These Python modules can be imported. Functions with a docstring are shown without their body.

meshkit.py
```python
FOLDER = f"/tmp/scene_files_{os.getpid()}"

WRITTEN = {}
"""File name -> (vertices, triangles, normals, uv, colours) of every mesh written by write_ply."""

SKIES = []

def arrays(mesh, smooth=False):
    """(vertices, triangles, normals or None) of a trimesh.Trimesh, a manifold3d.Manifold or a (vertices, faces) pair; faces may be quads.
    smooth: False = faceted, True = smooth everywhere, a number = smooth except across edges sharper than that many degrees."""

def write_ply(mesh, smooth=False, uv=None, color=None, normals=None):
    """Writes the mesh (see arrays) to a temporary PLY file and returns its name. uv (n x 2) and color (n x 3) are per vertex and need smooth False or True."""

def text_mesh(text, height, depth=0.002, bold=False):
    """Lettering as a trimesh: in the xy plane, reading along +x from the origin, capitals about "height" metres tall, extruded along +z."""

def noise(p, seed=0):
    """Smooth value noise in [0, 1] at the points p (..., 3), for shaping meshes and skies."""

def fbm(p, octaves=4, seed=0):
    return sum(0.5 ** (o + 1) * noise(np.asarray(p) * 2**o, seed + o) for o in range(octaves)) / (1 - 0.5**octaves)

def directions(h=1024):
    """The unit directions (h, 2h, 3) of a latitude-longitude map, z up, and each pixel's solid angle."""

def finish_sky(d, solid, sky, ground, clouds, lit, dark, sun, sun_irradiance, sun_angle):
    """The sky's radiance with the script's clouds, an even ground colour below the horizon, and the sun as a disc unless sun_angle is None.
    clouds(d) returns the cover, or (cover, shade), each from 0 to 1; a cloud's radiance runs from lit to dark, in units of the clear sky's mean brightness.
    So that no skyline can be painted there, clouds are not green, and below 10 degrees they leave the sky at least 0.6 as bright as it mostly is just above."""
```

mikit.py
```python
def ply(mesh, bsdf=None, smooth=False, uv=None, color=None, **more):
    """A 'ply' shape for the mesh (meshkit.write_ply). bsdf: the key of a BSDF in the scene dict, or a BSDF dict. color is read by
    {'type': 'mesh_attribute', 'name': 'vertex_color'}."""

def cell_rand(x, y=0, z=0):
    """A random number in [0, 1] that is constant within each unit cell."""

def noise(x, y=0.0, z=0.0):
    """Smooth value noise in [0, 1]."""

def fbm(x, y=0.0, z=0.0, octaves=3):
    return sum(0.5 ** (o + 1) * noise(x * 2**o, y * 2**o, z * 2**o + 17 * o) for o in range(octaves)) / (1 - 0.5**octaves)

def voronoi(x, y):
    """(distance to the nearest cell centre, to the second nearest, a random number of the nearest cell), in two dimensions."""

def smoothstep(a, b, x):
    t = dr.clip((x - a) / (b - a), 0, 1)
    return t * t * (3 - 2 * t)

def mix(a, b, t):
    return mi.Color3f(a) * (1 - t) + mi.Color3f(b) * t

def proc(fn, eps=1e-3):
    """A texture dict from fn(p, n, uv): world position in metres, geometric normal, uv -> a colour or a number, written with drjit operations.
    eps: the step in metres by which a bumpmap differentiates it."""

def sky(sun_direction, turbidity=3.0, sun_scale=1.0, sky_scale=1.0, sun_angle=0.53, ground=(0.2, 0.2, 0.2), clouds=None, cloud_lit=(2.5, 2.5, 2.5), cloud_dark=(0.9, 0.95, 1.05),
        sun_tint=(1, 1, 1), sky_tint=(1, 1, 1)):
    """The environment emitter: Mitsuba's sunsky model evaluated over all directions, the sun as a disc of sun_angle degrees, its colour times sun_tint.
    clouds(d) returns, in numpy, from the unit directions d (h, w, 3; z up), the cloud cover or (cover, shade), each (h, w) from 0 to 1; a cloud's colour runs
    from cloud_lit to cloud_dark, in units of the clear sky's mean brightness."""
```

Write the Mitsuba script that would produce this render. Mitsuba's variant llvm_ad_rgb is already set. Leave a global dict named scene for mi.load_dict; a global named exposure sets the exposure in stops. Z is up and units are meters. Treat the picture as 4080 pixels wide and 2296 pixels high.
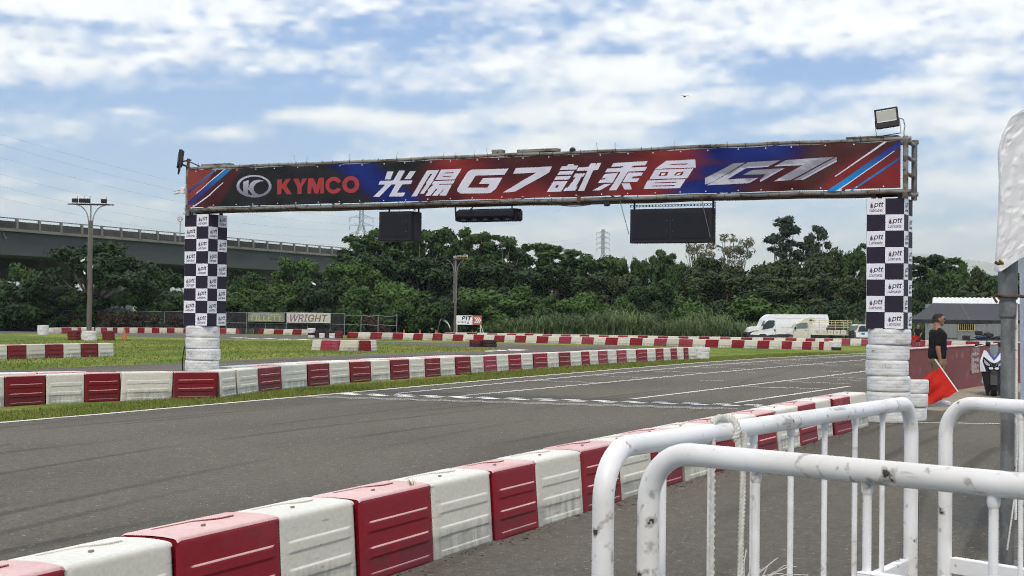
import math, numpy as np, trimesh, mitsuba as mi, drjit as dr, mikit, meshkit, manifold3d as m3
from shapely.geometry import Polygon, box as sbox, LineString
from shapely import affinity
from shapely.ops import unary_union
T = mi.ScalarTransform4f
scene, labels = {}, {}
RNG = np.random.default_rng(11)

# ---------------------------------------------------------------- camera, sky, exposure
PITCH, ROLL = math.radians(0.95), math.radians(0.65)
FW = np.array([0, math.cos(PITCH), math.sin(PITCH)]); R0 = np.array([1.0, 0, 0]); U0 = np.array([0, -math.sin(PITCH), math.cos(PITCH)])
UP = -math.sin(ROLL) * R0 + math.cos(ROLL) * U0
EYE = np.array([0, 0, 1.6])
scene['camera'] = {'type': 'perspective', 'fov': 37.912, 'fov_axis': 'x', 'near_clip': 0.05, 'far_clip': 30000.0,
                   'to_world': T().look_at(origin=EYE.tolist(), target=(EYE + FW).tolist(), up=UP.tolist())}
exposure = 1.66
BLOBS = [(-15, 11.3, 8, 1.2, .42), (-10.5, 9.6, 5, .55, .30), (-17, 9.1, 5, .7, .25), (-17.5, 10.45, 3.6, .28, -.45), (-1.5, 10.8, 4.6, .9, -.12),
         (3.5, 9.3, 6.5, .55, .36), (13, 11.2, 9, 1.1, .42), (11, 9.35, 3.4, .5, -.62), (-11, 7.7, 9, .55, -.42), (-14.2, 7.33, 1.5, .22, .62),
         (-6.6, 7.45, 2.6, .36, .68), (-11, 6.65, 1.1, .22, .45), (13.5, 7.1, 5, .4, .36), (1, 6.6, 2.0, .5, .30), (16.5, 5.1, 3.2, .7, .26), (4, 7.55, 2.4, .3, .25),
         (-16, 4.62, 3.6, .2, .40), (-15, 3.95, 4.5, .35, .34), (-8, 3.7, 2.5, .4, .25), (-2, 3.1, 3, .4, .2), (6, 3.4, 5, .35, .22), (9, 5.6, 8, .5, -.22), (-12, 5.7, 6, .45, -.25), (15, 8.5, 5, .35, .15)]
def clouds(d):
    az = np.degrees(np.arctan2(d[..., 0], d[..., 1])); el = np.degrees(np.arcsin(np.clip(d[..., 2], -1, 1)))
    sk = el - .10 * az
    P = lambda a, b, s=0.: np.stack([az * a, sk * b, np.full_like(az, s)], -1)
    big = meshkit.fbm(P(.09, .50, 3.3), 3, 5); mid = meshkit.fbm(P(.25, 1.45, 7.1), 4, 9); fine = meshkit.fbm(P(1.5, 3.8, 1.7), 4, 21); rip = meshkit.fbm(np.stack([az * 1.9 + sk * 1.2, sk * 4.6 - az * .5, az * 0 + 4.], -1), 2, 44)
    m = .16 + .30 * np.clip((el - 5) / 6.5, 0, 1) + .05 * np.clip((el - 20) / 30, 0, 1)
    for a, e, sa, se, w in BLOBS:
        m = m + w * np.exp(-((az - a) / sa) ** 2 - ((el - .02 * (az - a) - e) / se) ** 2)
    v = m + .75 * (big - .5) + .85 * (mid - .5) + .72 * (fine - .5) + .42 * (rip - .5) * np.clip((el - 6) / 4, 0, 1)
    t = np.clip((v - .06) / .74, 0, 1); cov = t * t * (3 - 2 * t)
    veil = .34 * np.exp(-(np.maximum(el, 0) / 2.6) ** 2) + .05
    cov = 1 - (1 - .95 * cov) * (1 - veil)
    sh = np.clip(.10 + .9 * (meshkit.fbm(P(.5, 2.0, 9.), 3, 33) - .35), 0, .75)
    return cov, sh
scene['sky'] = mikit.sky((-0.08, -0.68, 0.73), turbidity=3.2, sun_scale=0.42, sun_angle=10.0, sky_scale=1.0, clouds=clouds, cloud_lit=(4.1, 4.2, 4.2), cloud_dark=(3.0, 3.15, 3.3), ground=(.12, .13, .09), sky_tint=(.76, 1.03, 1.40))

# ---------------------------------------------------------------- materials
def srgb(r, g, b):
    c = np.array([r, g, b]) / 255.0
    return np.where(c < .04045, c / 12.92, ((c + .055) / 1.055) ** 2.4).tolist()
def mat(name, col, rough=.6, spec=.4, bump=None, scale=.01, **kw):
    tex = mikit.proc(col) if callable(col) else {'type': 'rgb', 'value': [float(x) for x in col]}
    b = {'type': 'principled', 'base_color': tex, 'roughness': float(rough), 'specular': float(spec), **kw}
    if bump is not None:
        b = {'type': 'bumpmap', 'arbitrary': mikit.proc(bump), 'scale': float(scale), 'bsdf': b}
    scene[name] = {'type': 'twosided', 'bsdf': b}
    return name
N, FB, SS, MIX = mikit.noise, mikit.fbm, mikit.smoothstep, mikit.mix
PH = math.radians(24.5); SP, CP = math.sin(PH), math.cos(PH)
def c_asphalt(p, n, uv):
    al, ac = p.x * SP + p.y * CP, p.x * CP - p.y * SP
    big = FB(p.x * .22, p.y * .22, 1.0); grain = N(p.x * 75, p.y * 75); g2 = N(p.x * 21, p.y * 21, 4.0)
    lane = FB(al * .035, ac * .75, 2.0)
    w = ac + .35 * N(al * .13, 0.0, 8.0) + .12 * N(al * .7, 1.0, 3.0)
    s1 = N(al * .17, dr.floor(w * 3.1), 9.0); f = w * 3.1 - dr.floor(w * 3.1)
    skid = SS(.70, .88, s1) * SS(.08, .25, f) * SS(.75, .45, f)
    w2 = ac * .8 + al * .09 + .8 * N(al * .07, 0.5, 5.0)
    s2 = N(al * .16, dr.floor(w2 * 2.2), 19.0); f2 = w2 * 2.2 - dr.floor(w2 * 2.2)
    skid = dr.maximum(skid, SS(.76, .93, s2) * SS(.1, .22, f2) * SS(.42, .30, f2))
    c = MIX((.108, .102, .086), (.084, .079, .068), SS(.3, .7, big * .5 + lane * .5))
    c = c * (.62 + .50 * grain + .26 * g2)
    c = c * (1 - .34 * skid)
    peb = SS(.90, .95, N(p.x * 41 + 7, p.y * 41, 2.0))
    return c + mi.Color3f(.15, .145, .13) * peb
mat('m_asphalt', c_asphalt, .85, .25, bump=lambda p, n, uv: N(p.x * 70, p.y * 70), scale=.0025)
def c_grass(p, n, uv):
    a = FB(p.x * .35, p.y * .18, 1.0, 4); b = N(p.x * 9, p.y * 5, 3.0); d = FB(p.x * .07, p.y * .05, 6.0); e = N(p.x * 40, p.y * 25)
    c = MIX((.062, .100, .018), (.125, .145, .034), SS(.3, .7, a))
    c = MIX(c, (.14, .115, .045), SS(.55, .78, d * .55 + .45 * FB(p.x * .5, p.y * .3, 11.0)) * .75)
    return c * (.72 + .45 * b + .3 * e)
mat('m_grass', c_grass, .95, .1)
def c_blade(p, n, uv):
    a = FB(p.x * .35, p.y * .18, 1.0, 4); b = N(p.x * 30, p.y * 30)
    return MIX((.11, .165, .03), (.22, .23, .06), a * .5 + b * .5)
mat('m_blade', c_blade, .8, .2)
def c_line(p, n, uv):
    w = FB(p.x * 6, p.y * 6, 2.0, 3); return MIX((.68, .68, .66), (.42, .41, .39), SS(.58, .78, w))
mat('m_line', c_line, .7, .3)
mat('m_line_warm', srgb(205, 170, 130), .7)
def c_conc(p, n, uv):
    a = FB(p.x * 1.1, p.y * 1.1, p.z * 1.1, 4); b = N(p.x * 30, p.y * 30, p.z * 30)
    return MIX((.27, .245, .20), (.17, .155, .13), a) * (.85 + .3 * b)
mat('m_concrete', c_conc, .9, .2)
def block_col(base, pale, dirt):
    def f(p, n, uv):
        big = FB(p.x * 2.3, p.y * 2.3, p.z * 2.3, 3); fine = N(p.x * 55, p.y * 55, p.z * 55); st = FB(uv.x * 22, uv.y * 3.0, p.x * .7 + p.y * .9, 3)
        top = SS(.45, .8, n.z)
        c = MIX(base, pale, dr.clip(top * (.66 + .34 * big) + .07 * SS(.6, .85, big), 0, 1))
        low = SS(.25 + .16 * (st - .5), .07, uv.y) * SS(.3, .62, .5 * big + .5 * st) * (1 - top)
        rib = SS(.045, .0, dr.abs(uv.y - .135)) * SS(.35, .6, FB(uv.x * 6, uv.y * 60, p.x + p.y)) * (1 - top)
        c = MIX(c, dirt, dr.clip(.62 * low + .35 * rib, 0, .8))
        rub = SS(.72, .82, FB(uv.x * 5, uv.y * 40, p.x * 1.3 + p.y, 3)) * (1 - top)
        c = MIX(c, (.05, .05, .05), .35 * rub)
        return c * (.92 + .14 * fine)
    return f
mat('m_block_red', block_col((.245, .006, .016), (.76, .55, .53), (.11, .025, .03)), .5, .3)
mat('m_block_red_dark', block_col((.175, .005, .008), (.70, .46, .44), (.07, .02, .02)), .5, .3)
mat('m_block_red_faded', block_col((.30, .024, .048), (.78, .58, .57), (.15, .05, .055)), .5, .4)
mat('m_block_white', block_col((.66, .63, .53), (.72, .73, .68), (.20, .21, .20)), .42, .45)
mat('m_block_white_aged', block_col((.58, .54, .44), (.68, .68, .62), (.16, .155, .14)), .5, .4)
mat('m_cap', (.22, .19, .17), .6)
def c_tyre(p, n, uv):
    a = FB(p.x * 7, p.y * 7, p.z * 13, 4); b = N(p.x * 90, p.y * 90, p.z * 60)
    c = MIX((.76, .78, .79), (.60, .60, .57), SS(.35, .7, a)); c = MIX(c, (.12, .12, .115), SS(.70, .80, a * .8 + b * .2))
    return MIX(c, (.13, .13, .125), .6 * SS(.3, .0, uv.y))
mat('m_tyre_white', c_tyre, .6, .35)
mat('m_tyre_red', (.14, .016, .015), .65); mat('m_tyre_dark', (.035, .018, .018), .7); mat('m_tyre_black', (.022, .022, .024), .75)
def c_pipe(p, n, uv):
    a = FB(p.x * 3.2, p.y * 3.2, p.z * 9, 4); b = N(p.x * 22, p.y * 22, p.z * 22)
    c = MIX((.25, .245, .225), (.14, .115, .085), SS(.42, .66, a)); return MIX(c, (.055, .042, .034), SS(.55, .8, b * .6 + .4 * a))
mat('m_pipe', c_pipe, .75, .3)
def c_galv(p, n, uv):
    a = FB(p.x * 14, p.y * 14, p.z * 6, 4); b = N(p.x * 80, p.y * 80, p.z * 50)
    return MIX((.20, .21, .21), (.115, .12, .122), SS(.3, .7, a)) * (.85 + .3 * b)
mat('m_galv', c_galv, .55, .5, metallic=.25)
def c_fence(p, n, uv):
    a = FB(p.x * 5, p.y * 5, p.z * 7, 4); b = FB(p.x * 42, p.y * 42, p.z * 33, 4)
    c = MIX((.80, .81, .82), (.68, .68, .66), SS(.35, .7, a))
    c = MIX(c, (.30, .285, .26), .75 * SS(.60, .70, b * .7 + a * .3)); d = FB(p.x * 11 + p.z * 9, p.y * 11, p.z * 60, 3); c = MIX(c, (.16, .15, .14), .6 * SS(.66, .74, d * .6 + a * .4)); return MIX(c, (.05, .035, .022), SS(.715, .745, b * .75 + .25 * a))
mat('m_fence', c_fence, .35, .5, clearcoat=.25)
mat('m_black', (.018, .018, .02), .5); mat('m_darkgrey', (.035, .035, .04), .55); mat('m_led', (.017, .018, .024), .6, .2); mat('m_led_frame', (.023, .024, .030), .6, .2); mat('m_groove', (.012, .012, .014), .6)
mat('m_pole', lambda p, n, uv: MIX((.16, .145, .125), (.10, .09, .08), FB(p.x * 3, p.y * 3, p.z * 1.5)), .85)
mat('m_steel_grey', (.23, .24, .25), .5); mat('m_rust', (.10, .058, .034), .8); mat('m_ring', (.045, .036, .032), .8); mat('m_brass', (.42, .25, .06), .5, metallic=.5)
mat('m_lampglass', (.42, .43, .38), .2, .6); mat('m_white', (.78, .79, .80), .5); mat('m_white_gloss', (.78, .80, .83), .25, .5, clearcoat=.6); mat('m_cream', (.62, .60, .50), .35, .5, clearcoat=.4); mat('m_creamrail', (.62, .56, .36), .5)
mat('m_glass_dark', (.03, .04, .045), .12, .7); mat('m_glass_pale', (.16, .2, .21), .12, .7); mat('m_plastic_dark', (.03, .032, .036), .6)
mat('m_orange', (.50, .14, .045), .6); mat('m_blue', (.03, .07, .42), .3, .5, clearcoat=.5); mat('m_navy', (.012, .02, .07), .35); mat('m_bluelabel', (.03, .22, .50), .5)
mat('m_yellow', (.60, .53, .28), .6); mat('m_red_cloth', lambda p, n, uv: MIX((.52, .022, .012), (.44, .02, .012), N(p.x * 30, p.y * 30, p.z * 30)), .8, .2); mat('m_redbody', (.35, .03, .035), .4)
mat('m_skin', lambda p, n, uv: MIX((.36, .19, .125), (.31, .16, .105), N(p.x * 25, p.y * 25, p.z * 25)), .55, .35); mat('m_hair', (.012, .011, .011), .7); mat('m_hairfade', (.075, .052, .042), .8); mat('m_hair_brown', (.11, .05, .02), .7)
mat('m_shirt', lambda p, n, uv: mi.Color3f(.012, .012, .014) * (.7 + .6 * FB(p.x * 20, p.y * 20, p.z * 12)), .85, .2); mat('m_shorts', lambda p, n, uv: MIX((.26, .20, .135), (.20, .15, .10), FB(p.x * 18, p.y * 18, p.z * 9)), .85, .2); mat('m_shoe', (.62, .62, .64), .6); mat('m_sock', (.03, .025, .025), .8)
mat('m_wall', lambda p, n, uv: MIX(MIX((.225, .080, .078), (.18, .066, .064), FB(p.x * 1.3, p.y * 1.3, p.z * 2.0, 4)), (.28, .165, .16), SS(.62, .8, FB(p.x * 4, p.y * 4, p.z * 5, 4)) * .6), .8, .3)
mat('m_wallcap', lambda p, n, uv: MIX((.62, .46, .45), (.40, .25, .24), FB(p.x * 4, p.y * 4, p.z * 4)), .8)
mat('m_paper', lambda p, n, uv: MIX(MIX((.25, .17, .16), (.17, .09, .085), SS(.4, .6, FB(p.x * 7, p.y * 7, p.z * 9))), (.36, .31, .30), SS(.55, .7, FB(p.x * 5 + 3, p.y * 5, p.z * 4))), .8)
def c_via(p, n, uv):
    a = FB(p.x * .15, p.y * .15, p.z * .6, 4); st = FB(p.x * .9 + p.y * .9, p.z * .12, 3.0, 3)
    return MIX((.088, .085, .08), (.055, .054, .053), SS(.3, .7, a)) * (.75 + .5 * st)
mat('m_viaduct', c_via, .9, .2); mat('m_viaduct_trim', lambda p, n, uv: MIX((.27, .26, .24), (.15, .145, .135), FB(p.x * .5, p.y * .5, p.z * .8)), .9); mat('m_girder', lambda p, n, uv: MIX((.085, .094, .095), (.062, .068, .069), FB(p.x * .2, p.y * .2, p.z * .4)), .8)
def leafmat(name, c1, c2, seed):
    def f(p, n, uv):
        a = FB(p.x * .45, p.y * .45, p.z * .6 + seed, 3); b = N(p.x * 3.1, p.y * 3.1, p.z * 3.1 + seed)
        return MIX(c1, c2, dr.clip(.15 + 1.1 * (a - .35) + .5 * (b - .4), 0, 1))
    mat(name, f, .65, .25)
leafmat('m_leaf_d', (.016, .038, .013), (.042, .084, .024), 1.); leafmat('m_leaf_m', (.025, .060, .015), (.070, .135, .028), 4.); leafmat('m_leaf_l', (.036, .084, .018), (.096, .178, .036), 8.)
leafmat('m_leaf_b', (.030, .050, .017), (.074, .104, .032), 12.); leafmat('m_leaf_c', (.030, .054, .034), (.055, .085, .048), 15.); leafmat('m_leaf_s', (.09, .09, .06), (.19, .19, .13), 18.)
leafmat('m_reed', (.035, .07, .022), (.26, .34, .15), 22.); leafmat('m_vine', (.045, .032, .024), (.085, .055, .042), 25.)
mat('m_bark', (.10, .085, .07), .9); mat('m_bark_pale', (.19, .18, .155), .9)
mat('m_pylon', (.30, .33, .36), .6); mat('m_wire', (.26, .28, .30), .6); mat('m_shed', lambda p, n, uv: MIX((.27, .30, .32), (.21, .235, .25), FB(p.x * .7, p.y * .7, p.z * .5)), .5); mat('m_roof', (.62, .64, .63), .4)
mat('m_tent', (.062, .065, .075), .7); mat('m_tentdark', (.02, .022, .026), .7); mat('m_rope', lambda p, n, uv: MIX((.66, .66, .62), (.5, .5, .46), N(p.x * 90, p.y * 90, p.z * 90)), .8)
def c_tarp(p, n, uv):
    a = FB(p.x * 6, p.y * 6, p.z * 4, 4); return MIX((.76, .77, .78), (.72, .73, .74), a)
mat('m_tarp', c_tarp, .5, .4, bump=lambda p, n, uv: FB(p.x * 10 + p.z * 16, p.y * 10, p.z * 10 - p.x * 14, 2), scale=.004)
# print colours
def c_banner(p, n, uv):
    u, v = uv.x, uv.y  # metres along the cloth, height above its lower hem
    sl = u - 1.1 * (v - .36)
    gr = mi.Color3f(.017, .0175, .019)
    dk = mi.Color3f(.062, .014, .016); rd = mi.Color3f(.215, .024, .024); bl = mi.Color3f(.008, .022, .165); nv = mi.Color3f(.014, .011, .065)
    red = rd * 1.0
    r_amt = dr.maximum(dr.maximum(SS(.9, 0, dr.abs(u - 6.05 + .2 * v)) * SS(.1, .6, v), SS(1.5, .2, dr.abs(u - 7.0)) * SS(.42, .0, v)), dr.maximum(SS(1.5, 0, dr.abs(sl - 9.9)), SS(1.2, .2, dr.abs(u - 10.1)) * SS(.35, .7, v)))
    body = MIX(dk, red, dr.clip(r_amt, 0, 1))
    c = MIX(gr, body, SS(4.7, 5.3, sl))
    b1 = SS(.72, .05, dr.abs(u - (3.75 + 1.0 * (.72 - v) * 1.45))); c = MIX(c, MIX(nv, bl, b1), dr.clip(b1 * 1.7, 0, 1))
    b2 = dr.maximum(SS(1.3, .2, dr.abs(u - 11.25)) * SS(.34, .62, v), SS(.9, .1, dr.abs(u - 10.5)) * SS(.36, .1, v)); b2 = dr.maximum(b2, .75 * SS(.9, .2, dr.abs(u - 10.85)) * SS(.3, .0, dr.abs(v - .36)))
    c = MIX(c, MIX(nv, bl, b2), dr.clip(b2 * 1.5, 0, 1))
    c = MIX(c, mi.Color3f(.09, .045, .035), SS(12.0, 12.3, u) * .35); c = MIX(c, red, SS(12.55, 12.9, sl + .0 * u) * SS(.66, .3, v))
    lft = SS(.80, .70, u - .75 * v); c = MIX(c, dk, lft); c = MIX(c, mi.Color3f(.24, .05, .042), lft * SS(.38, .30, u - .75 * v + .22))
    return c
mat('m_banner', c_banner, .5, .2)
mat('m_letter', (.64, .64, .74), .5); mat('m_kred', (.36, .035, .04), .5)
mat('m_silver', lambda p, n, uv: MIX((.24, .24, .29), (.52, .52, .60), SS(.35, .65, FB(uv.x * 2.6 + uv.y * 3, uv.y * 5, 2.0))), .4); mat('m_silver_light', (.47, .47, .57), .4)
mat('m_chrome', lambda p, n, uv: MIX((.19, .19, .235), (.50, .50, .58), SS(.16, .62, uv.y)), .4)
mat('m_stripe_left', lambda p, n, uv: MIX((.02, .022, .16), (.0, .18, .50), SS(.25, .7, uv.y)), .4); mat('m_stripe_right', lambda p, n, uv: MIX((.0, .22, .56), (.02, .03, .22), SS(.12, .62, uv.y)), .4)
mat('m_check_dark', (.026, .021, .037), .55, .2); mat('m_check_white', (.80, .80, .86), .45, .4); mat('m_ink', (.03, .035, .06), .5); mat('m_dropblue', (.32, .52, .66), .5); mat('m_dropred', (.36, .03, .05), .5)
mat('m_signwhite', lambda p, n, uv: MIX((.62, .62, .60), (.42, .43, .38), FB(p.x * 2.3, p.y * 2.3, p.z * 4)), .6); mat('m_signfaded', lambda p, n, uv: MIX((.24, .25, .21), (.15, .16, .12), FB(p.x * 2.3, p.y * 2.3, p.z * 4)), .6)
mat('m_wright', lambda p, n, uv: MIX((.20, .13, .15), (.19, .13, .035), SS(-18.9, -18.4, p.x) * SS(-16.4, -17.6, p.x)), .6); mat('m_tillett', (.40, .42, .18), .6); mat('m_pitred', (.40, .105, .075), .6)
mat('m_bag', lambda p, n, uv: MIX((.06, .14, .07), (.55, .60, .56), SS(.45, .6, N(p.x * 4, p.y * 4, p.z * 4))), .4); mat('m_hill', (.05, .075, .045), .9)

# ---------------------------------------------------------------- helpers
used = set()
def numbered(name):
    if name not in used:
        used.add(name); return name
    i = 1
    while f'{name}_{i:03d}' in used: i += 1
    used.add(f'{name}_{i:03d}'); return f'{name}_{i:03d}'
def thing(name, label, cat, group=None):
    k = numbered(name); labels[k] = {'label': label, 'category': cat}
    if group: labels[k]['group'] = group
    return k
def part(parent, name, mesh, bsdf, smooth=False, label=None, **kw):
    k = numbered(parent + '__' + name); scene[k] = mesh if isinstance(mesh, dict) else mikit.ply(mesh, bsdf, smooth, **kw)
    if label: labels[k] = {'label': label}
    return k
def many(parent, name, meshes, bsdf, smooth=False):
    for m in meshes: part(parent, name, m, bsdf, smooth)
def single(name, label, cat, mesh, bsdf, smooth=False, group=None, kind=None, **kw):
    k = numbered(name); scene[k] = mesh if isinstance(mesh, dict) else mikit.ply(mesh, bsdf, smooth, **kw)
    labels[k] = {'label': label, 'category': cat}
    if group: labels[k]['group'] = group
    if kind: labels[k]['kind'] = kind
    return k
def struct(name, label, mesh, bsdf, smooth=False, parent=None, **kw):
    k = numbered(parent + '__' + name if parent else name); scene[k] = mikit.ply(mesh, bsdf, smooth, **kw)
    labels[k] = {'kind': 'structure'} if not label else {'label': label, 'kind': 'structure'}
    return k
def placed(d, M):
    return {**d, 'to_world': T(np.asarray(M, float).tolist())}
def TM(m, M):
    m = m.copy(); m.apply_transform(np.asarray(M, float)); return m
def tr(x, y, z):
    M = np.eye(4); M[:3, 3] = x, y, z; return M
def rz(a):
    M = np.eye(4); M[:2, :2] = [[math.cos(a), -math.sin(a)], [math.sin(a), math.cos(a)]]; return M
def rx(a):
    M = np.eye(4); M[1:3, 1:3] = [[math.cos(a), -math.sin(a)], [math.sin(a), math.cos(a)]]; return M
def ry(a):
    M = np.eye(4); M[0, 0] = M[2, 2] = math.cos(a); M[0, 2] = math.sin(a); M[2, 0] = -math.sin(a); return M
def sc(a, b=None, c=None):
    return np.diag([a, a if b is None else b, a if c is None else c, 1.0])
def frame(x, y, z, o):
    M = np.eye(4); M[:3, 0], M[:3, 1], M[:3, 2], M[:3, 3] = x, y, z, o; return M
cat = trimesh.util.concatenate
def box(c, s):
    m = trimesh.creation.box(extents=s); m.apply_translation(c); return m
def rbox(c, s, r=.01):
    s = np.array(s, float) / 2; r = min(r, s.min() * .9); pts = []
    for sx in (-1, 1):
        for sy in (-1, 1):
            for sz in (-1, 1):
                q = np.array([sx, sy, sz])
                for k in range(3):
                    e = s - r; e[k] = s[k]; pts.append(q * e)
    m = trimesh.convex.convex_hull(np.array(pts)); m.apply_translation(c); return m
def tube(pts, r, sides=8, closed=False):
    p = np.asarray(pts, float); n = len(p); r = np.broadcast_to(np.asarray(r, float), (n,))
    t = np.zeros_like(p); t[1:-1] = p[2:] - p[:-2]; t[0] = p[1] - p[0]; t[-1] = p[-1] - p[-2]
    if closed: t[0] = t[-1] = p[1] - p[-2]
    t /= np.linalg.norm(t, axis=1, keepdims=True) + 1e-12
    a = np.cross(t[0], [0, 0, 1.0] if abs(t[0][2]) < .9 else [1.0, 0, 0]); a /= np.linalg.norm(a); A = [a]
    for i in range(1, n):
        a = a - t[i] * (a @ t[i]); a /= np.linalg.norm(a) + 1e-12; A.append(a)
    A = np.array(A); B = np.cross(t, A); an = np.arange(sides) * 2 * np.pi / sides
    v = p[:, None] + r[:, None, None] * (np.cos(an)[None, :, None] * A[:, None] + np.sin(an)[None, :, None] * B[:, None])
    i, j = np.meshgrid(np.arange(n - 1), np.arange(sides), indexing='ij')
    q = np.stack([i * sides + j, i * sides + (j + 1) % sides, (i + 1) * sides + (j + 1) % sides, (i + 1) * sides + j], -1).reshape(-1, 4)
    f = np.vstack([q[:, [0, 1, 2]], q[:, [0, 2, 3]]]); v = v.reshape(-1, 3)
    if not closed:
        c0, c1 = len(v), len(v) + 1; v = np.vstack([v, p[:1], p[-1:]]); k = np.arange(sides); o = (n - 1) * sides
        f = np.vstack([f, np.stack([np.full(sides, c0), (k + 1) % sides, k], 1), np.stack([np.full(sides, c1), o + k, o + (k + 1) % sides], 1)])
    return trimesh.Trimesh(v, f, process=False)
def bar(a, b, w, d=None):
    a, b = np.asarray(a, float), np.asarray(b, float); L = np.linalg.norm(b - a); x = (b - a) / L
    y = np.cross([0, 0, 1.0], x) if abs(x[2]) < .95 else np.cross([0, 1.0, 0], x); y /= np.linalg.norm(y); z = np.cross(x, y)
    return TM(trimesh.creation.box(extents=[L, w, d or w]), frame(x, y, z, (a + b) / 2))
def lathe(prof, segs=32, cap=False):
    pr = np.asarray(prof, float); n = len(pr); an = np.arange(segs) * 2 * np.pi / segs
    v = np.stack([pr[:, None, 0] * np.cos(an), pr[:, None, 0] * np.sin(an), np.broadcast_to(pr[:, None, 1], (n, segs))], -1).reshape(-1, 3)
    i, j = np.meshgrid(np.arange(n - 1), np.arange(segs), indexing='ij')
    q = np.stack([i * segs + j, i * segs + (j + 1) % segs, (i + 1) * segs + (j + 1) % segs, (i + 1) * segs + j], -1).reshape(-1, 4)
    return trimesh.Trimesh(v, np.vstack([q[:, [0, 1, 2]], q[:, [0, 2, 3]]]), process=False)
def grid_mesh(P):
    a, b = P.shape[:2]; i, j = np.meshgrid(np.arange(a - 1), np.arange(b - 1), indexing='ij')
    q = np.stack([i * b + j, (i + 1) * b + j, (i + 1) * b + j + 1, i * b + j + 1], -1).reshape(-1, 4)
    return trimesh.Trimesh(P.reshape(-1, 3), np.vstack([q[:, [0, 1, 2]], q[:, [0, 2, 3]]]), process=False)
def ext(poly, h):
    P = poly if hasattr(poly, 'geom_type') else Polygon(poly)
    if not P.is_valid: P = P.buffer(0)
    return cat([trimesh.creation.extrude_polygon(g, h, engine='earcut') for g in getattr(P, 'geoms', [P])])
def prism_x(prof_xz, y0, y1):
    """a side profile in x and z, extruded from y0 to y1"""
    m = ext(prof_xz, y1 - y0); v = m.vertices.copy(); m.vertices = np.stack([v[:, 0], y1 - v[:, 2], v[:, 1]], 1); return m
def ss(a, b, x):
    t = np.clip((x - a) / (b - a), 0, 1); return t * t * (3 - 2 * t)
def zg(x, y):
    return -.0055 * np.clip(y - 20, 0, 130) - .5 * ss(112, 118, np.asarray(y, float)) * ss(8, 13, np.asarray(x, float))
def Z(x, y): return float(zg(x, y))
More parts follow.
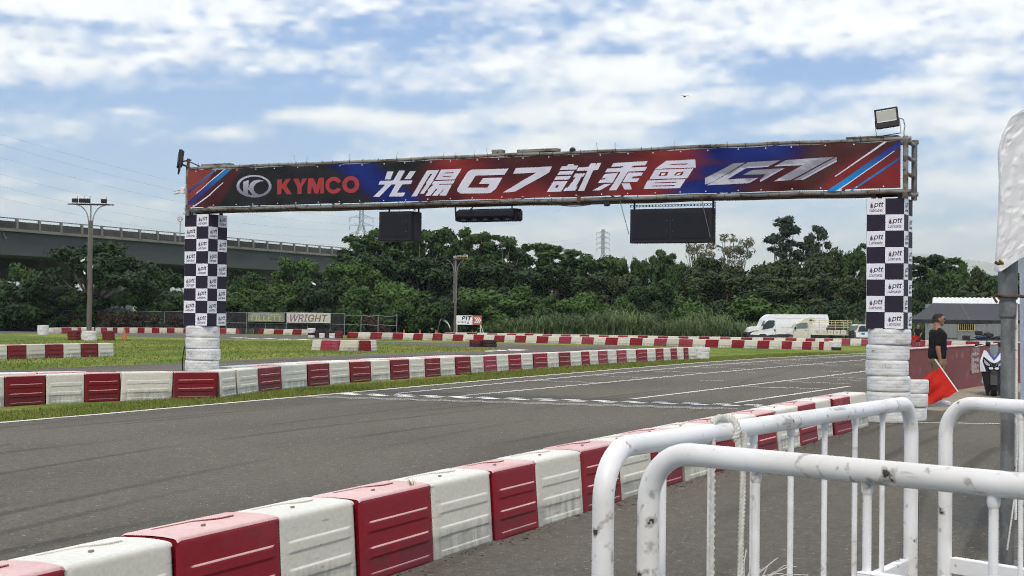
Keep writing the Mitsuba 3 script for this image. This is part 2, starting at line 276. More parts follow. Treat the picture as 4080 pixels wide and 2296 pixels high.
ORD = ['', 'first', 'second', 'third', 'fourth', 'fifth', 'sixth', 'seventh', 'eighth', 'ninth', 'tenth', 'eleventh', 'twelfth', 'thirteenth', 'fourteenth', 'fifteenth', 'sixteenth', 'seventeenth', 'eighteenth', 'nineteenth', 'twentieth', 'twenty-first', 'twenty-second', 'twenty-third', 'twenty-fourth', 'twenty-fifth', 'twenty-sixth']
# ---------------------------------------------------------------- ground, tracks, markings
BANDS = [-60, 20, 150, 400]
def drape(poly, dz):
    out = []
    for a, b in zip(BANDS[:-1], BANDS[1:]):
        g = poly.intersection(sbox(-400, a, 400, b))
        for q in getattr(g, 'geoms', [g]):
            if q.geom_type == 'Polygon' and q.area > 1e-5:
                v, f = trimesh.creation.triangulate_polygon(q, engine='earcut')
                v3 = np.column_stack([v, -.0055 * np.clip(v[:, 1] - 20, 0, 130) + dz]); m = trimesh.Trimesh(v3, f, process=False)
                if m.face_normals[:, 2].mean() < 0: m.invert()
                out.append(m)
    return cat(out)
def strip(pts, w):
    return LineString(pts).buffer(w / 2, cap_style='flat', join_style='mitre')
gx = np.unique(np.r_[-14000, -800, -200, -60, np.arange(7, 14.1, .5), 60, 200, 800, 14000]); gy = np.unique(np.r_[-500, -60, 20, np.arange(111.5, 118.6, .5), 150, 400, 1500, 6000, 19400])
GX, GY = np.meshgrid(gx, gy, indexing='ij')
struct('ground', None, grid_mesh(np.stack([GX, GY, zg(GX, GY)], -1)), 'm_grass')
EDGE = [(-24.0, -20), (-11.2, 11.0), (-7.80, 18.91), (-7.05, 20.62), (-6.11, 22.91), (-4.58, 26.86), (-3.37, 29.89), (-2.10, 33.23), (0.03, 38.78), (3.13, 46.4), (6.92, 55.6), (11.15, 64.77), (18.75, 78.55), (23.27, 86.26), (30, 97)]
AY = np.array([4.85, 5.6, 6.37, 7.10, 7.95, 8.72, 9.60, 10.45, 11.15, 11.98, 12.79, 13.56, 14.33, 15.09, 15.86, 16.62, 17.39, 18.32, 19.20, 20.0, 20.95, 21.95])
_kx = np.array([4.85, 6.37, 7.95, 9.60, 11.15, 12.79, 15.2, 17.39, 19.2, 20.9, 22.0]); _kv = np.array([-2.50, -1.88, -1.19, -.475, .225, .965, 2.08, 3.13, 3.99, 4.78, 5.285])
_pc = np.polyfit(_kx, _kv, 3); AX = np.polyval(_pc, AY)
mid = [(x - .23, y) for x, y in zip(AX, AY)]
near_track = Polygon(EDGE + [(14.5, 97), (9.5, 40)] + [(5.6, 23.0)] + mid[::-1] + [(-10, -10), (-12, -20)])
near_track = Polygon(EDGE + [(30, 60), (9.2, 30.6), (5.7, 23.0)] + mid[::-1] + [(-6.9, -6.0), (-13, -20)]).buffer(0)
track = struct('track', None, drape(near_track, .004), 'm_asphalt')
paddock = Polygon([(-13, -20), (-6.9, -6.0)] + mid + [(5.7, 23.0), (9.2, 30.6), (30, 60), (60, 60), (60, -20)]).buffer(0)
struct('paddock', None, drape(paddock, .0042), 'm_asphalt')
T1 = [(-70, 152), (-50.65, 147.68), (-34.39, 131.5), (-26.35, 136.5), (-17.91, 131.5), (-9.36, 101.74), (0.04, 95.0), (6.23, 91.9), (8.91, 88.35), (9.9, 84.01), (9.03, 71.25), (6.7, 62), (3.2, 53.0), (0.2, 46.2), (-2.4, 39.4), (-4.1, 35), (-5.35, 31), (-6.2, 28.3), (-7.9, 26.4), (-9.2, 24.1), (-16, 6), (-40, 6), (-70, 60)]
ISL = [(-50.2, 127.7), (-41.6, 122.4), (-33.2, 121.6), (-26.1, 107.6), (-21.1, 105.9), (-18.6, 103.0), (-14.3, 104.0), (-8.48, 92.2), (-2.56, 82.0), (-.5, 79.5), (-.2, 77.2), (-.66, 74.8), (-1.38, 72.5), (-5.98, 64.6), (-9.25, 54.05), (-10.73, 48.9), (-13.73, 40.1), (-19, 25), (-40, 25), (-60, 90)]
smooth_poly = lambda P, r: P.buffer(r).buffer(-2 * r).buffer(r)
isl = smooth_poly(Polygon(ISL), .8)
t1p = smooth_poly(Polygon(T1), .6).difference(isl)
struct('infield_track', None, drape(t1p, .0045), 'm_asphalt')
def mark(pts, w, name, bsdf='m_line', dz=.008): part(track, name, drape(strip(pts, w), dz), bsdf)
mark([p for p in EDGE[1:]], .11, 'edge_line')
for ln in ([(-2.30, 30.0), (0.10, 36.31), (3.0, 43.36), (7.1, 52.9), (10.4, 59.95), (17.44, 73.04)], [(-.95, 29.45), (0.0, 31.5), (2.18, 36.3), (5.2, 43.0), (8.73, 50.5), (15.3, 64.07)], [(2.33, 28.83), (4.40, 33.2), (6.44, 37.5), (11.45, 47.95)], [(4.19, 27.92), (5.16, 29.9), (8.18, 36.02)]):
    mark(ln, .085, 'grid_line')
for a, b in [((.55, 37.33), (2.16, 36.45)), ((2.31, 41.25), (3.88, 39.93)), ((4.18, 45.81), (5.72, 44.48)), ((6.11, 50.68), (7.66, 49.13)), ((8.01, 55.21), (9.25, 53.70)), ((4.90, 38.80), (5.48, 38.50)), ((6.80, 45.60), (7.40, 45.30)), ((5.44, 35.21), (6.42, 34.52)), ((9.94, 56.8), (12.0, 54.0)), ((11.58, 61.4), (13.02, 59.69)), ((9.90, 47.6), (10.5, 47.15)), ((8.97, 42.1), (9.87, 41.34)), ((8.80, 40.25), (9.40, 39.90)), ((7.19, 38.5), (8.53, 37.5)), ((6.03, 35.0), (7.14, 34.4)), ((12.6, 55.5), (13.2, 54.7))]:
    mark([a, b], .085, 'slot_line')
mark([(-3.84, 28.56), (0.02, 27.33), (3.97, 26.05)], .065, 'start_line'); mark([(-3.88, 28.28), (0.02, 27.03), (3.67, 25.83)], .065, 'start_line')
e0, e1 = np.array([-3.30, 29.93]), np.array([4.45, 27.42]); ed = (e1 - e0) / np.linalg.norm(e1 - e0); en = np.array([SP, CP])
for k in range(15):
    for row in (0, 1):
        a = e0 + ed * (.575 * k + .285 * row) - en * (.36 * row); q = [a, a + ed * .29, a + ed * .29 - en * .34, a - en * .34]
        if near_track.contains(Polygon(q).centroid): part(track, 'checker', drape(Polygon(q), .008), 'm_line')
for q in [[(-20.85, 109.6), (-20.3, 111.6), (-19.5, 110.6), (-19.9, 108.7)], [(-19.5, 108.6), (-19.1, 110.3), (-18.3, 109.3), (-18.7, 107.4)], [(-18.1, 107.3), (-17.7, 109.1), (-16.9, 108.0), (-17.3, 106.0)], [(-16.8, 106.1), (-16.3, 107.8), (-15.5, 106.6), (-16.0, 104.9)], [(-15.4, 105.0), (-14.8, 106.9), (-14.0, 105.5), (-14.5, 103.6)], [(-13.8, 103.4), (-13.2, 105.4), (-12.6, 104.0), (-13.0, 102.4)],
          [(-.99, 74.9), (-.64, 76.0), (-.15, 74.3), (-.36, 73.2)], [(-.20, 77.6), (.62, 77.4), (.89, 76.6), (.33, 74.7), (-.10, 75.0)], [(-1.35, 73.0), (-.97, 73.8), (-.78, 72.6), (-1.24, 72.0)]]:
    part(track, 'kerb_marking', drape(Polygon(q).buffer(0), .009), 'm_line')
part('paddock', 'joint_line', drape(strip([(6.2, 22.9), (7.5, 22.7), (9.5, 22.4), (13, 22)], .09), .009), 'm_line')
# pavement along the pit wall: slabs with joints and a kerb face
pav0, pav1 = np.array([7.12, 24.66]), np.array([12.75, 35.2]); pd = (pav1 - pav0) / np.linalg.norm(pav1 - pav0); pn = np.array([-pd[1], pd[0]]) * 1
pav = numbered('pavement'); labels[pav] = {'kind': 'structure', 'label': 'raised concrete walkway along the maroon wall'}
for k in range(7):
    a, b = pav0 + pd * (1.7 * k), pav0 + pd * (1.7 * k + 1.685)
    q = Polygon([a, b, b + pn * 2.1, a + pn * 2.1 + pd * (.0 if k else .9)])
    m = ext(q, .20 + .003 * (k % 2)); m.apply_translation([0, 0, -.14]); part(pav, 'slab', m, 'm_concrete')
# short grass standing along the verges
def blades(n, sampler, hmin, hmax, seed, wid=.012):
    r = np.random.default_rng(seed); x, y = sampler(r, n); h = r.uniform(hmin, hmax, n); a = r.uniform(0, 2 * np.pi, n); w = wid * r.uniform(.7, 1.6, n)
    lean = r.normal(0, .35, (n, 2)) * h[:, None]; z = zg(x, y)
    b0 = np.stack([x - np.cos(a) * w, y - np.sin(a) * w, z - .005], 1); b1 = np.stack([x + np.cos(a) * w, y + np.sin(a) * w, z - .005], 1); t = np.stack([x + lean[:, 0], y + lean[:, 1], z + h], 1)
    return trimesh.Trimesh(np.stack([b0, b1, t], 1).reshape(-1, 3), np.arange(3 * n).reshape(-1, 3), process=False)
EP = np.array(EDGE[1:-2])
def along_edge(w0, w1, y0, y1):
    s = np.r_[0, np.cumsum(np.linalg.norm(np.diff(EP, axis=0), axis=1))]
    def f(r, n):
        Y = y0 + (y1 - y0) * r.random(n) ** 1.4; X = np.interp(Y, EP[:, 1], EP[:, 0]); d = w0 + (w1 - w0) * r.random(n) ** 1.3
        return X - d * .92, Y + d * .38
    return f
def in_island(r, n):
    from shapely import contains_xy
    X = r.uniform(-30, 0, n * 3); Y = 36 + 60 * r.random(n * 3) ** 1.2; k = contains_xy(isl, X, Y); return X[k][:n], Y[k][:n]
vg = cat([blades(26000, along_edge(.06, 1.5, 17, 44), .025, .07, 1), blades(16000, along_edge(.06, 2.4, 40, 78), .03, .09, 2, .02)])
single('verge_grass', 'short green grass fringing the white edge line of the straight', 'grass', vg, 'm_blade', kind='stuff')
def isl2(r, n):
    x, y = in_island(r, n); return x, y
r_ = np.random.default_rng(5); xi, yi = in_island(r_, 24000)
single('infield_grass', 'mown green grass on the infield island between the tracks', 'grass', blades(len(xi), lambda r, n: (xi, yi), .03, .09, 6, .022), 'm_blade', kind='stuff')

# ---------------------------------------------------------------- plastic barrier blocks
def block_mesh(nx, nz, ribs=True, W=.46, H=.5):
    zs = np.unique(np.r_[np.linspace(0, H - .03, nz), [c + e for c, h in ((.325, .026), (.175, .026), (.035, .016)) for e in (-h - .013, -h - .006, -h + .001, h - .002, h + .003, h + .008)]]) if ribs and nz > 20 else np.linspace(0, H - .03, nz); bat = .055
    prof = [(-W / 2 + bat * z / H, z, -1) for z in zs]
    for t in np.linspace(0, np.pi / 2, 4)[1:]: prof.append((-W / 2 + bat * (H - .03) / H + .03 * (1 - np.cos(t)), H - .03 + .03 * np.sin(t), 0))
    for y in np.linspace(-.12, .12, 5): prof.append((y, H, 2))
    for t in np.linspace(np.pi / 2, 0, 4)[:-1]: prof.append((W / 2 - bat * (H - .03) / H - .03 * (1 - np.cos(t)), H - .03 + .03 * np.sin(t), 0))
    prof += [(W / 2 - bat * z / H, z, 1) for z in zs[::-1]]
    prof = np.array(prof); s = np.linspace(0, 1, nx); bow = lambda y: .11 * (1 - (2 * y / W) ** 2)
    S, K = np.meshgrid(s, np.arange(len(prof)), indexing='ij'); y, z, kind = prof[K, 0], prof[K, 1], prof[K, 2]
    side = (np.abs(kind) == 1); win = ss(.09, .13, S) * ss(.93, .89, S)
    d = 0
    if ribs:
        for zc, hh, am in ((.325, .026, .0085), (.175, .026, .0095), (.035, .016, .006)):
            d = d + am * ss(hh + .007, hh - .001, z - zc) * ss(-hh - .012, -hh, z - zc)
        d = d * win - .004 * np.exp(-((S - .03) / .012) ** 2) * 0
    # the edges round over at both ends
    endr = .012 * (ss(.02, 0, S) + ss(.98, 1, S))
    yo = y + np.where(side, np.sign(kind) * (d - endr), 0)
    zo = z - np.where(kind == 2, .006 * ss(.12, .18, S) * ss(.9, .84, S) * (np.abs(y) < .1), 0) - np.where(side, 0, endr * .7)
    A = grid_mesh(np.stack([S + bow(y), yo, zo], -1)); uv = [np.stack([S.ravel(), z.ravel()], 1)]
    ms = [A]
    for e in (0, 1):  # bowed end faces
        zz = np.linspace(0, H - .014, 5); yy = np.linspace(-1, 1, 9); Yg, Zg = np.meshgrid(yy, zz, indexing='ij'); Yw = Yg * (W / 2 - bat * Zg / H - .014)
        P = np.stack([np.full_like(Yw, e * 1.0) + bow(Yw) + (.0 if e else .002), Yw, Zg], -1); g = grid_mesh(P); g.faces = g.faces[:, ::-1] if not e else g.faces
        ms.append(g); uv.append(np.stack([np.full(Yg.size, e * .96 + .02), Zg.ravel()], 1))
    m = cat(ms); return m, np.vstack(uv)
_hi, _hiuv = block_mesh(30, 26); _lo, _louv = block_mesh(12, 20)
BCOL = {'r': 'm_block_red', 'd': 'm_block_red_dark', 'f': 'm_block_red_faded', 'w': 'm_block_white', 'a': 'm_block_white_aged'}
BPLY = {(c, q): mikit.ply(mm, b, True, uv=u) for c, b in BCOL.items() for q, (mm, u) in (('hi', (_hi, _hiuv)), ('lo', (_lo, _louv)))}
_cap = rbox((0, 0, 0), (.032, .016, .010), .003); CAP = mikit.ply(_cap, 'm_cap')
CNAME = {'r': 'red', 'd': 'deep red', 'f': 'faded red', 'w': 'white', 'a': 'grimy white'}
BL_R = np.random.default_rng(77)
def lay_row(joints, cols, where, group, q='lo', dz=0., hs=1., caps=False, jit=.012, rank0=0):
    cnt = {}
    for i, c in enumerate(cols):
        a, b = np.array(joints[i], float), np.array(joints[i + 1], float); L = np.linalg.norm(b - a); x = (b - a) / L; y = np.array([-x[1], x[0]])
        o = a + y * (.23 + BL_R.normal(0, jit)); ang = math.atan2(x[1], x[0]) + BL_R.normal(0, .008)
        z = Z(*((a + b) / 2)) + dz; slope = (Z(*b) - Z(*a)) / L if not dz else 0
        M = tr(o[0], o[1], z - .004 + (Z(*a) - Z(*((a + b) / 2)))) @ rz(ang) @ ry(-math.atan(slope)) @ sc(max(L - .012, .2), 1, hs * (1 + BL_R.normal(0, .006)))
        kindname = CNAME[c]; cnt[kindname] = cnt.get(kindname, 0) + 1
        k = numbered('barrier_block'); scene[k] = placed(BPLY[(c, q)], M)
        nth = ORD[cnt[kindname]] if cnt[kindname] < len(ORD) else str(cnt[kindname]) + 'th'
        labels[k] = {'label': f'{kindname} barrier block, {nth} {kindname} one from left, {where}', 'category': 'barrier', 'group': group}
        if caps and L > .4:
            kk = numbered(k + '__filler_cap'); scene[kk] = placed(CAP, M @ tr(.52, -.02, .5) @ sc(1 / L, 1, 1)); part(k, 'moulded_line', TM(tube([(.24, .11, .499), (.60, .105, .499), (.80, .05, .499), (.93, .05, .499)], .0045, 5), M), BCOL['d'] if c in 'rdf' else 'm_block_white_aged')
def alt(n, first, reds='r', whites='w', seed=0):
    r = np.random.default_rng(seed); out = []; isred = first == 'r'
    for i in range(n):
        out.append(r.choice(list(reds)) if isred else r.choice(list(whites))); isred = not isred
    return out
A = list(zip(AX, AY))
lay_row(A, alt(len(A) - 1, 'w', 'rr', 'w', 1), 'near row beside the paddock', 'barrier blocks in the near row', 'hi', caps=True)
B1 = [(-9.45, 21.4), (-9.03, 22.4), (-8.61, 23.35), (-8.22, 24.28), (-7.80, 25.07), (-7.35, 25.75), (-6.88, 26.32), (-6.12, 26.99), (-5.40, 27.42)]
lay_row(B1[1:], ['w', 'w', 'd', 'w', 'd', 'w', 'd'], 'row by left gantry column foot', 'barrier blocks left of the gantry column', 'hi')
B2 = [(-5.34, 27.55), (-5.22, 28.55), (-5.05, 29.85), (-4.79, 31.36), (-4.44, 32.69), (-4.10, 33.81), (-3.74, 34.88), (-3.36, 35.90), (-2.98, 36.86), (-2.59, 37.86), (-2.22, 38.74), (-1.84, 39.66), (-1.48, 40.54), (-1.10, 41.45), (-.76, 42.27), (-.41, 43.14), (-.05, 44.01), (.33, 44.93), (.71, 45.87), (1.17, 47.01), (1.55, 47.93), (1.98, 48.99), (2.38, 49.96), (2.70, 50.74), (3.04, 51.56), (3.43, 52.48), (3.81, 53.35), (4.23, 54.31), (4.66, 55.27), (5.13, 56.28), (5.54, 57.14), (5.93, 57.92), (6.30, 58.65), (6.63, 59.27), (6.95, 59.83), (7.18, 60.24), (7.55, 60.84)]
lay_row(B2, ['w', 'w'] + alt(12, 'r', 'd', 'w', 2) + alt(len(B2) - 15, 'r', 'rdrff', 'w', 3), 'long row beyond the start straight', 'barrier blocks beyond the start straight', 'hi')
offs = lambda J, d: [tuple(np.array(J[i]) + d * np.array([-(np.array(J[min(i + 1, len(J) - 1)]) - np.array(J[max(i - 1, 0)]))[1], (np.array(J[min(i + 1, len(J) - 1)]) - np.array(J[max(i - 1, 0)]))[0]]) / np.linalg.norm(np.array(J[min(i + 1, len(J) - 1)]) - np.array(J[max(i - 1, 0)]))) for i in range(len(J))]
lay_row(offs(B2[2:15], .52), alt(12, 'w', 'f', 'w', 4), 'second row behind the long row', 'barrier blocks of the hidden second row', 'lo')
lay_row([(-8.75, 25.2), (-8.25, 25.98), (-7.6, 26.72)], ['w', 'f'], 'second row left of gantry column', 'barrier blocks of the hidden second row', 'lo')
lay_row([(-17.22, 49.13), (-16.89, 50.03), (-16.55, 50.96), (-16.20, 51.92), (-15.86, 52.87), (-15.51, 53.80), (-15.15, 54.79), (-14.83, 55.66)], ['w', 'd', 'a', 'd', 'w', 'd', 'w'], 'short row at left infield edge', 'barrier blocks in the left infield row')
lay_row([(-9.50, 70.75), (-9.02, 70.02)], ['w'], 'left end of the island row', 'barrier blocks on the infield island'); lay_row([(-8.99, 70.01), (-8.12, 69.56), (-7.17, 69.80)], ['f', 'a'], 'island row in mid infield', 'barrier blocks on the infield island'); lay_row([(-7.12, 69.85), (-6.6, 70.10)], ['d'], 'right half of the island row', 'barrier blocks on the infield island'); lay_row([(-6.57, 70.12), (-6.35, 70.65)], ['w'], 'right end of the island row', 'barrier blocks on the infield island')
E_ = [(-38.02, 123.59), (-37.67, 125.0), (-37.27, 126.4), (-37.0, 127.29), (-36.74, 128.06), (-36.48, 128.77), (-36.15, 129.62), (-35.86, 130.32), (-35.53, 131.05), (-35.2, 131.73), (-34.93, 132.24), (-34.55, 132.93), (-34.18, 133.53), (-33.65, 134.31), (-33.19, 134.92), (-32.66, 135.54), (-32.14, 136.09), (-31.55, 136.62), (-30.97, 137.08), (-30.27, 137.55), (-29.54, 137.93), (-28.79, 138.23), (-28.02, 138.45), (-27.15, 138.59), (-26.54, 138.63), (-25.65, 138.6), (-24.8, 138.48), (-23.89, 138.27), (-22.96, 137.95), (-21.95, 137.51), (-21.02, 137.01), (-20.08, 136.42), (-19.14, 135.75), (-18.29, 135.08)]
lay_row(E_, alt(4, 'w', 'rf', 'w', 5) + ['w'] + alt(len(E_) - 6, 'r', 'rrfd', 'wwa', 6), 'far left row behind the infield', 'barrier blocks in the far left row')
kd = np.array([3.44, 2.21]) / 840; kp = lambda x: tuple(np.array([-49.75, 145.06]) + kd * x)
lay_row([kp(x) for x in (-150, 0, 160, 350, 502, 680, 840, 1010, 1180, 1340, 1500, 1660, 1830)], ['r', 'a', 'f', 'a', 'r', 'a', 'r', 'a', 'r', 'a', 'r', 'a'], 'lower course of far left stack', 'barrier blocks of the far left double row')
lay_row([kp(x) for x in (-30, 145, 362)], ['d', 'a'], 'upper far left stack, left end', 'barrier blocks of the far left double row', dz=.5)
lay_row([kp(x) for x in (385, 540, 712, 890, 1035, 1175, 1315, 1475, 1650, 1760, 1850)], ['w', 'r', 'a', 'd', 'd', 'a', 'd', 'a', 'f', 'd'], 'upper course of far left stack', 'barrier blocks of the far left double row', dz=.5)
F_ = [(-12.77, 115.25), (-11.8, 114.34), (-10.8, 113.4), (-9.84, 112.5), (-8.96, 111.68), (-8.12, 110.88), (-7.3, 110.12), (-6.55, 109.41), (-5.78, 108.69), (-5.03, 107.98), (-4.26, 107.26), (-3.49, 106.54), (-2.76, 105.85), (-2.01, 105.15), (-1.25, 104.43), (-.52, 103.74), (.21, 103.06), (.95, 102.37), (1.68, 101.68), (2.42, 100.98), (3.17, 100.28), (3.93, 99.56), (4.63, 98.9), (5.37, 98.21), (6.11, 97.51), (6.85, 96.81), (7.6, 96.1), (8.32, 95.43), (9.03, 94.76), (9.75, 94.07), (10.45, 93.42), (11.21, 92.7), (11.93, 92.02), (12.63, 91.36), (13.35, 90.68), (14.02, 90.04), (14.7, 89.41), (15.33, 88.81), (15.94, 88.23), (16.46, 87.74), (16.98, 87.25), (17.44, 86.81), (17.81, 86.47), (18.03, 86.25), (18.30, 86.0)]
lay_row(F_, alt(len(F_) - 1, 'r', 'rrrf', 'wwa', 8), 'front far row before the reeds', 'barrier blocks in the front far row')
G_ = [(-5.55, 122.45), (-4.66, 121.68), (-3.7, 120.88), (-2.85, 120.18), (-2.03, 119.51), (-1.23, 118.87), (-.41, 118.23), (.29, 117.7), (.98, 117.18), (1.66, 116.68), (2.38, 116.16), (3.08, 115.67), (3.75, 115.2), (4.48, 114.71), (5.18, 114.24), (5.87, 113.8), (6.59, 113.34), (7.29, 112.92), (7.98, 112.5), (8.7, 112.08), (9.42, 111.67), (10.12, 111.29), (10.85, 110.9), (11.55, 110.54), (12.29, 110.17), (12.99, 109.83), (13.73, 109.49), (14.44, 109.17), (15.19, 108.85), (15.91, 108.55), (16.64, 108.26), (17.39, 107.98), (18.14, 107.71), (18.89, 107.45), (19.67, 107.2), (20.4, 106.98), (21.04, 106.79), (21.69, 106.61), (22.31, 106.45), (22.89, 106.31), (23.5, 106.17), (24.07, 106.05), (24.83, 105.89), (25.51, 105.77), (26.3, 105.5), (27.0, 104.6)]
lay_row(G_, alt(len(G_) - 1, 'r', 'rffd', 'w', 9), 'rear far row below the reeds', 'barrier blocks in the rear far row')
H_ = [(27.69, 103.27), (28.35, 102.39), (29.01, 101.51), (29.66, 100.66), (30.32, 99.78), (30.97, 98.92), (31.61, 98.07), (32.22, 97.26), (32.9, 96.4), (33.5, 95.5)]
lay_row(H_, alt(len(H_) - 1, 'r', 'rf', 'w', 10), 'row beyond the maroon wall', 'barrier blocks beyond the maroon wall')

# ---------------------------------------------------------------- tyres
def tyre_mesh(segs=44):
    R, h = 1.0, 1.0; half = .5
    pr = [(.62, -.36 * h), (.64, -.47), (.80, -.50), (.90, -.498), (.955, -.475), (.985, -.43)]
    for zc in (-.22, .0, .22):
        pr += [(.998, zc - .09), (1.0, zc - .008), (.987, zc - .004), (.987, zc + .004), (1.0, zc + .008)]
    pr += [(.998, .32), (.985, .43), (.955, .475), (.90, .498), (.80, .50), (.64, .47), (.62, .36)]
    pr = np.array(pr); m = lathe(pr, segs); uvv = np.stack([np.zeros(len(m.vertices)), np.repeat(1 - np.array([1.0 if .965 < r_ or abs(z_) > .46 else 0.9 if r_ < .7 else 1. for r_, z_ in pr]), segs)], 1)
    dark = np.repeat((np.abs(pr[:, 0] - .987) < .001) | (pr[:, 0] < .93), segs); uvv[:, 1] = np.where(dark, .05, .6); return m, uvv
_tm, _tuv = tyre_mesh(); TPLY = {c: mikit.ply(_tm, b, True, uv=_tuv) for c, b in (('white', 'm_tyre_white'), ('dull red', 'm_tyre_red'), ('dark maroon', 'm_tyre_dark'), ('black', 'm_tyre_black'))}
TY_R = np.random.default_rng(5)
LEV = {1: 'bottom', 2: 'second', 3: 'third', 4: 'fourth', 5: 'fifth', 6: 'sixth'}
def tyres(x, y, n, R, h, colour, where, z0=None, group=None, jit=.012, cols=None):
    z = Z(x, y) if z0 is None else z0
    for i in range(n):
        c = cols[i] if cols else colour
        M = tr(x + TY_R.normal(0, jit), y + TY_R.normal(0, jit), z + h * (i + .5)) @ rx(TY_R.normal(0, .012)) @ rz(TY_R.uniform(0, 6.28)) @ sc(R * (1 + TY_R.normal(0, .01)), R, h * .995)
        k = numbered('tyre'); scene[k] = placed(TPLY[c], M)
        lev = 'top' if i == n - 1 and n > 1 else LEV[i + 1]
        labels[k] = {'label': f'{c} painted tyre, {lev} in stack {where}' if n > 1 else f'{c} painted tyre {where}', 'category': 'tyre', 'group': group or 'stacked tyres'}
tyres(5.79, 22.9, 6, .325, .2385, 'white', 'under the right gantry column', z0=-.016)
tyres(6.22, 23.42, 3, .32, .215, 'white', 'beside the foot of the right gantry column')
tyres(-5.98, 28.9, 6, .325, .222, 'white', 'under the left gantry column', z0=-.05)
tyres(7.85, 61.3, 3, .30, .165, 'white', 'closing the long row beyond the start straight')
tyres(18.75, 86.4, 3, .36, .18, 'white', 'closing the front far row', cols=['black', 'white', 'white'])
tyres(-26.95, 91.9, 3, .40, .2, 'dull red', 'left of the light pole foot'); tyres(-25.5, 90.2, 3, .40, .2, 'white', 'right of the light pole foot'); tyres(-24.75, 91.6, 3, .38, .2, 'dull red', 'behind the white stack at the light pole'); tyres(-26.6, 93.6, 4, .38, .2, 'white', 'behind the light pole foot')
tyres(-36.1, 114.9, 3, .42, .25, 'white', 'at the start of the far left row')
for i, (x, n, c) in enumerate([(-15.6, 4, 'white'), (-15.0, 3, 'dark maroon'), (-14.65, 2, 'white'), (-14.15, 3, 'dark maroon'), (-13.75, 2, 'white'), (-13.3, 3, 'dull red')]):
    tyres(x, 116.4 - .3 * i, n, .31, .19, c, f'{ORD[i + 1]} from left before the front far row', cols=(['white', 'dark maroon', 'white', 'white'] if i == 0 else None))
for i, (x, y, c) in enumerate([(-12.6, 119.8, 'dull red'), (-11.0, 119.5, 'white'), (-9.9, 119.2, 'dull red'), (-7.75, 118.3, 'white'), (-6.75, 118.2, 'white'), (-6.1, 117.9, 'white')]):
    tyres(x, y, 2, .36, .2, c, f'{ORD[i + 1]} from left behind the front far row', jit=.05)
tyres(-1.98, 84.5, 2, .40, .2, 'dull red', 'left of the pair at the island tip', cols=['dark maroon', 'dull red']); tyres(-1.22, 84.2, 2, .40, .2, 'dark maroon', 'right of the pair at the island tip')
# weeds growing between two near blocks
for i, (x, y, z) in enumerate([(-.62, 9.50, .47), (2.25, 15.95, .47)]):
    r = np.random.default_rng(40 + i); ms = []
    for k in range(12):
        a = r.uniform(0, 6.28); h = r.uniform(.03, .08); o = np.array([x + r.normal(0, .02), y + r.normal(0, .02), z]); d = np.array([math.cos(a), math.sin(a), 0])
        ms.append(tube([o, o + [0, 0, h * .7] + d * h * .3, o + [0, 0, h] + d * h * .8], [.002, .0016, .0005], 4))
    single('weed', ['thin weed sprouting between the nearest blocks of the near row', 'small weed sprouting on the near row close to the white fences'][i], 'weed', cat(ms), 'm_blade')

r = np.random.default_rng(31); q_ = []
for k in range(420):
    t = r.uniform(0, len(AX) - 1.01); i = int(t); f = t - i; P = np.array([AX[i] + (AX[i + 1] - AX[i]) * f, AY[i] + (AY[i + 1] - AY[i]) * f]); d = abs(r.normal(.0, .10)) + .005; o = np.array([P[0] + d * .92, P[1] - d * .38, .007]); a = r.uniform(0, 6.28); w = r.uniform(.004, .013); l = w * r.uniform(1, 2.6); e = np.array([math.cos(a), math.sin(a), r.normal(0, .25)]); g = np.array([-math.sin(a), math.cos(a), r.normal(0, .2)])
    q_.append([o - e * l - g * w * .3, o + g * w * .8, o + e * l, o - g * w * .7 + [0, 0, .004]])
q_ = np.array(q_); k = np.arange(len(q_))[:, None] * 4; single('leaf_litter', 'dry leaf crumbs and dirt along the foot of the near row', 'litter', trimesh.Trimesh(q_.reshape(-1, 3), np.vstack([k + [0, 1, 2], k + [0, 2, 3]]), process=False), 'm_vine', kind='stuff')
# ---------------------------------------------------------------- start gantry
GU, GN, GO = np.array([.8911, -.4539, 0]), np.array([-.4539, -.8911, 0]), np.array([-6.1202, 28.6327, 0])
GB = frame(GU, [0, 0, 1], GN, GO)          # local: along the beam, up, towards the paddock
G = lambda m: TM(m, GB)
gan = thing('start_gantry', 'pipe truss start gantry spanning the track on two checkered columns', 'gantry')
for nm, (z, w) in {'front_top_pipe': (4.305, 0), 'front_bottom_pipe': (3.508, 0), 'rear_top_pipe': (4.30, -.52), 'rear_bottom_pipe': (3.50, -.52)}.items():
    us = np.linspace(-.17, 13.60, 60); P = np.stack([us, z + .006 * np.sin(us * 1.3) + .004 * np.sin(us * 3.9), np.full_like(us, w) + .004 * np.sin(us * 2.1)], 1)
    part(gan, nm, G(tube(P, {4.305: .029, 3.508: .033}.get(z, .036), 10)), 'm_pipe', True)
for u in (-.17, 13.52):
    part(gan, 'post', G(cat([tube([(u, 3.40, 0), (u, 4.34, 0)], .042, 10)])), 'm_pipe', True); part(gan, 'post', G(tube([(u + .02, 3.40, -.52), (u + .02, 4.33, -.52)], .045, 10)), 'm_galv', True)
    for z in (4.27, 4.03, 3.78, 3.49): part(gan, 'rung', G(tube([(u, z, 0), (u + .02, z - .02, -.52)], .032, 8)), 'm_pipe', True)
us = np.linspace(.1, 13.3, 15); dg = []
for i in range(14):
    a, b = (3.52, 4.29) if i % 2 else (4.29, 3.52); dg.append(tube([(us[i], a, -.52), (us[i + 1], b, -.52)], .018, 6)); dg.append(tube([(us[i], 3.49, -.02), (us[i + 1], 3.49, -.5)], .018, 6)); dg.append(tube([(us[i], 4.31, -.02), (us[i], 4.31, -.5)], .018, 6))
part(gan, 'lattice', G(cat(dg)), 'm_pipe', True)
part(gan, 'bottom_plank', G(box((6.7, 3.475, -.30), (13.3, .02, .30))), 'm_rust')
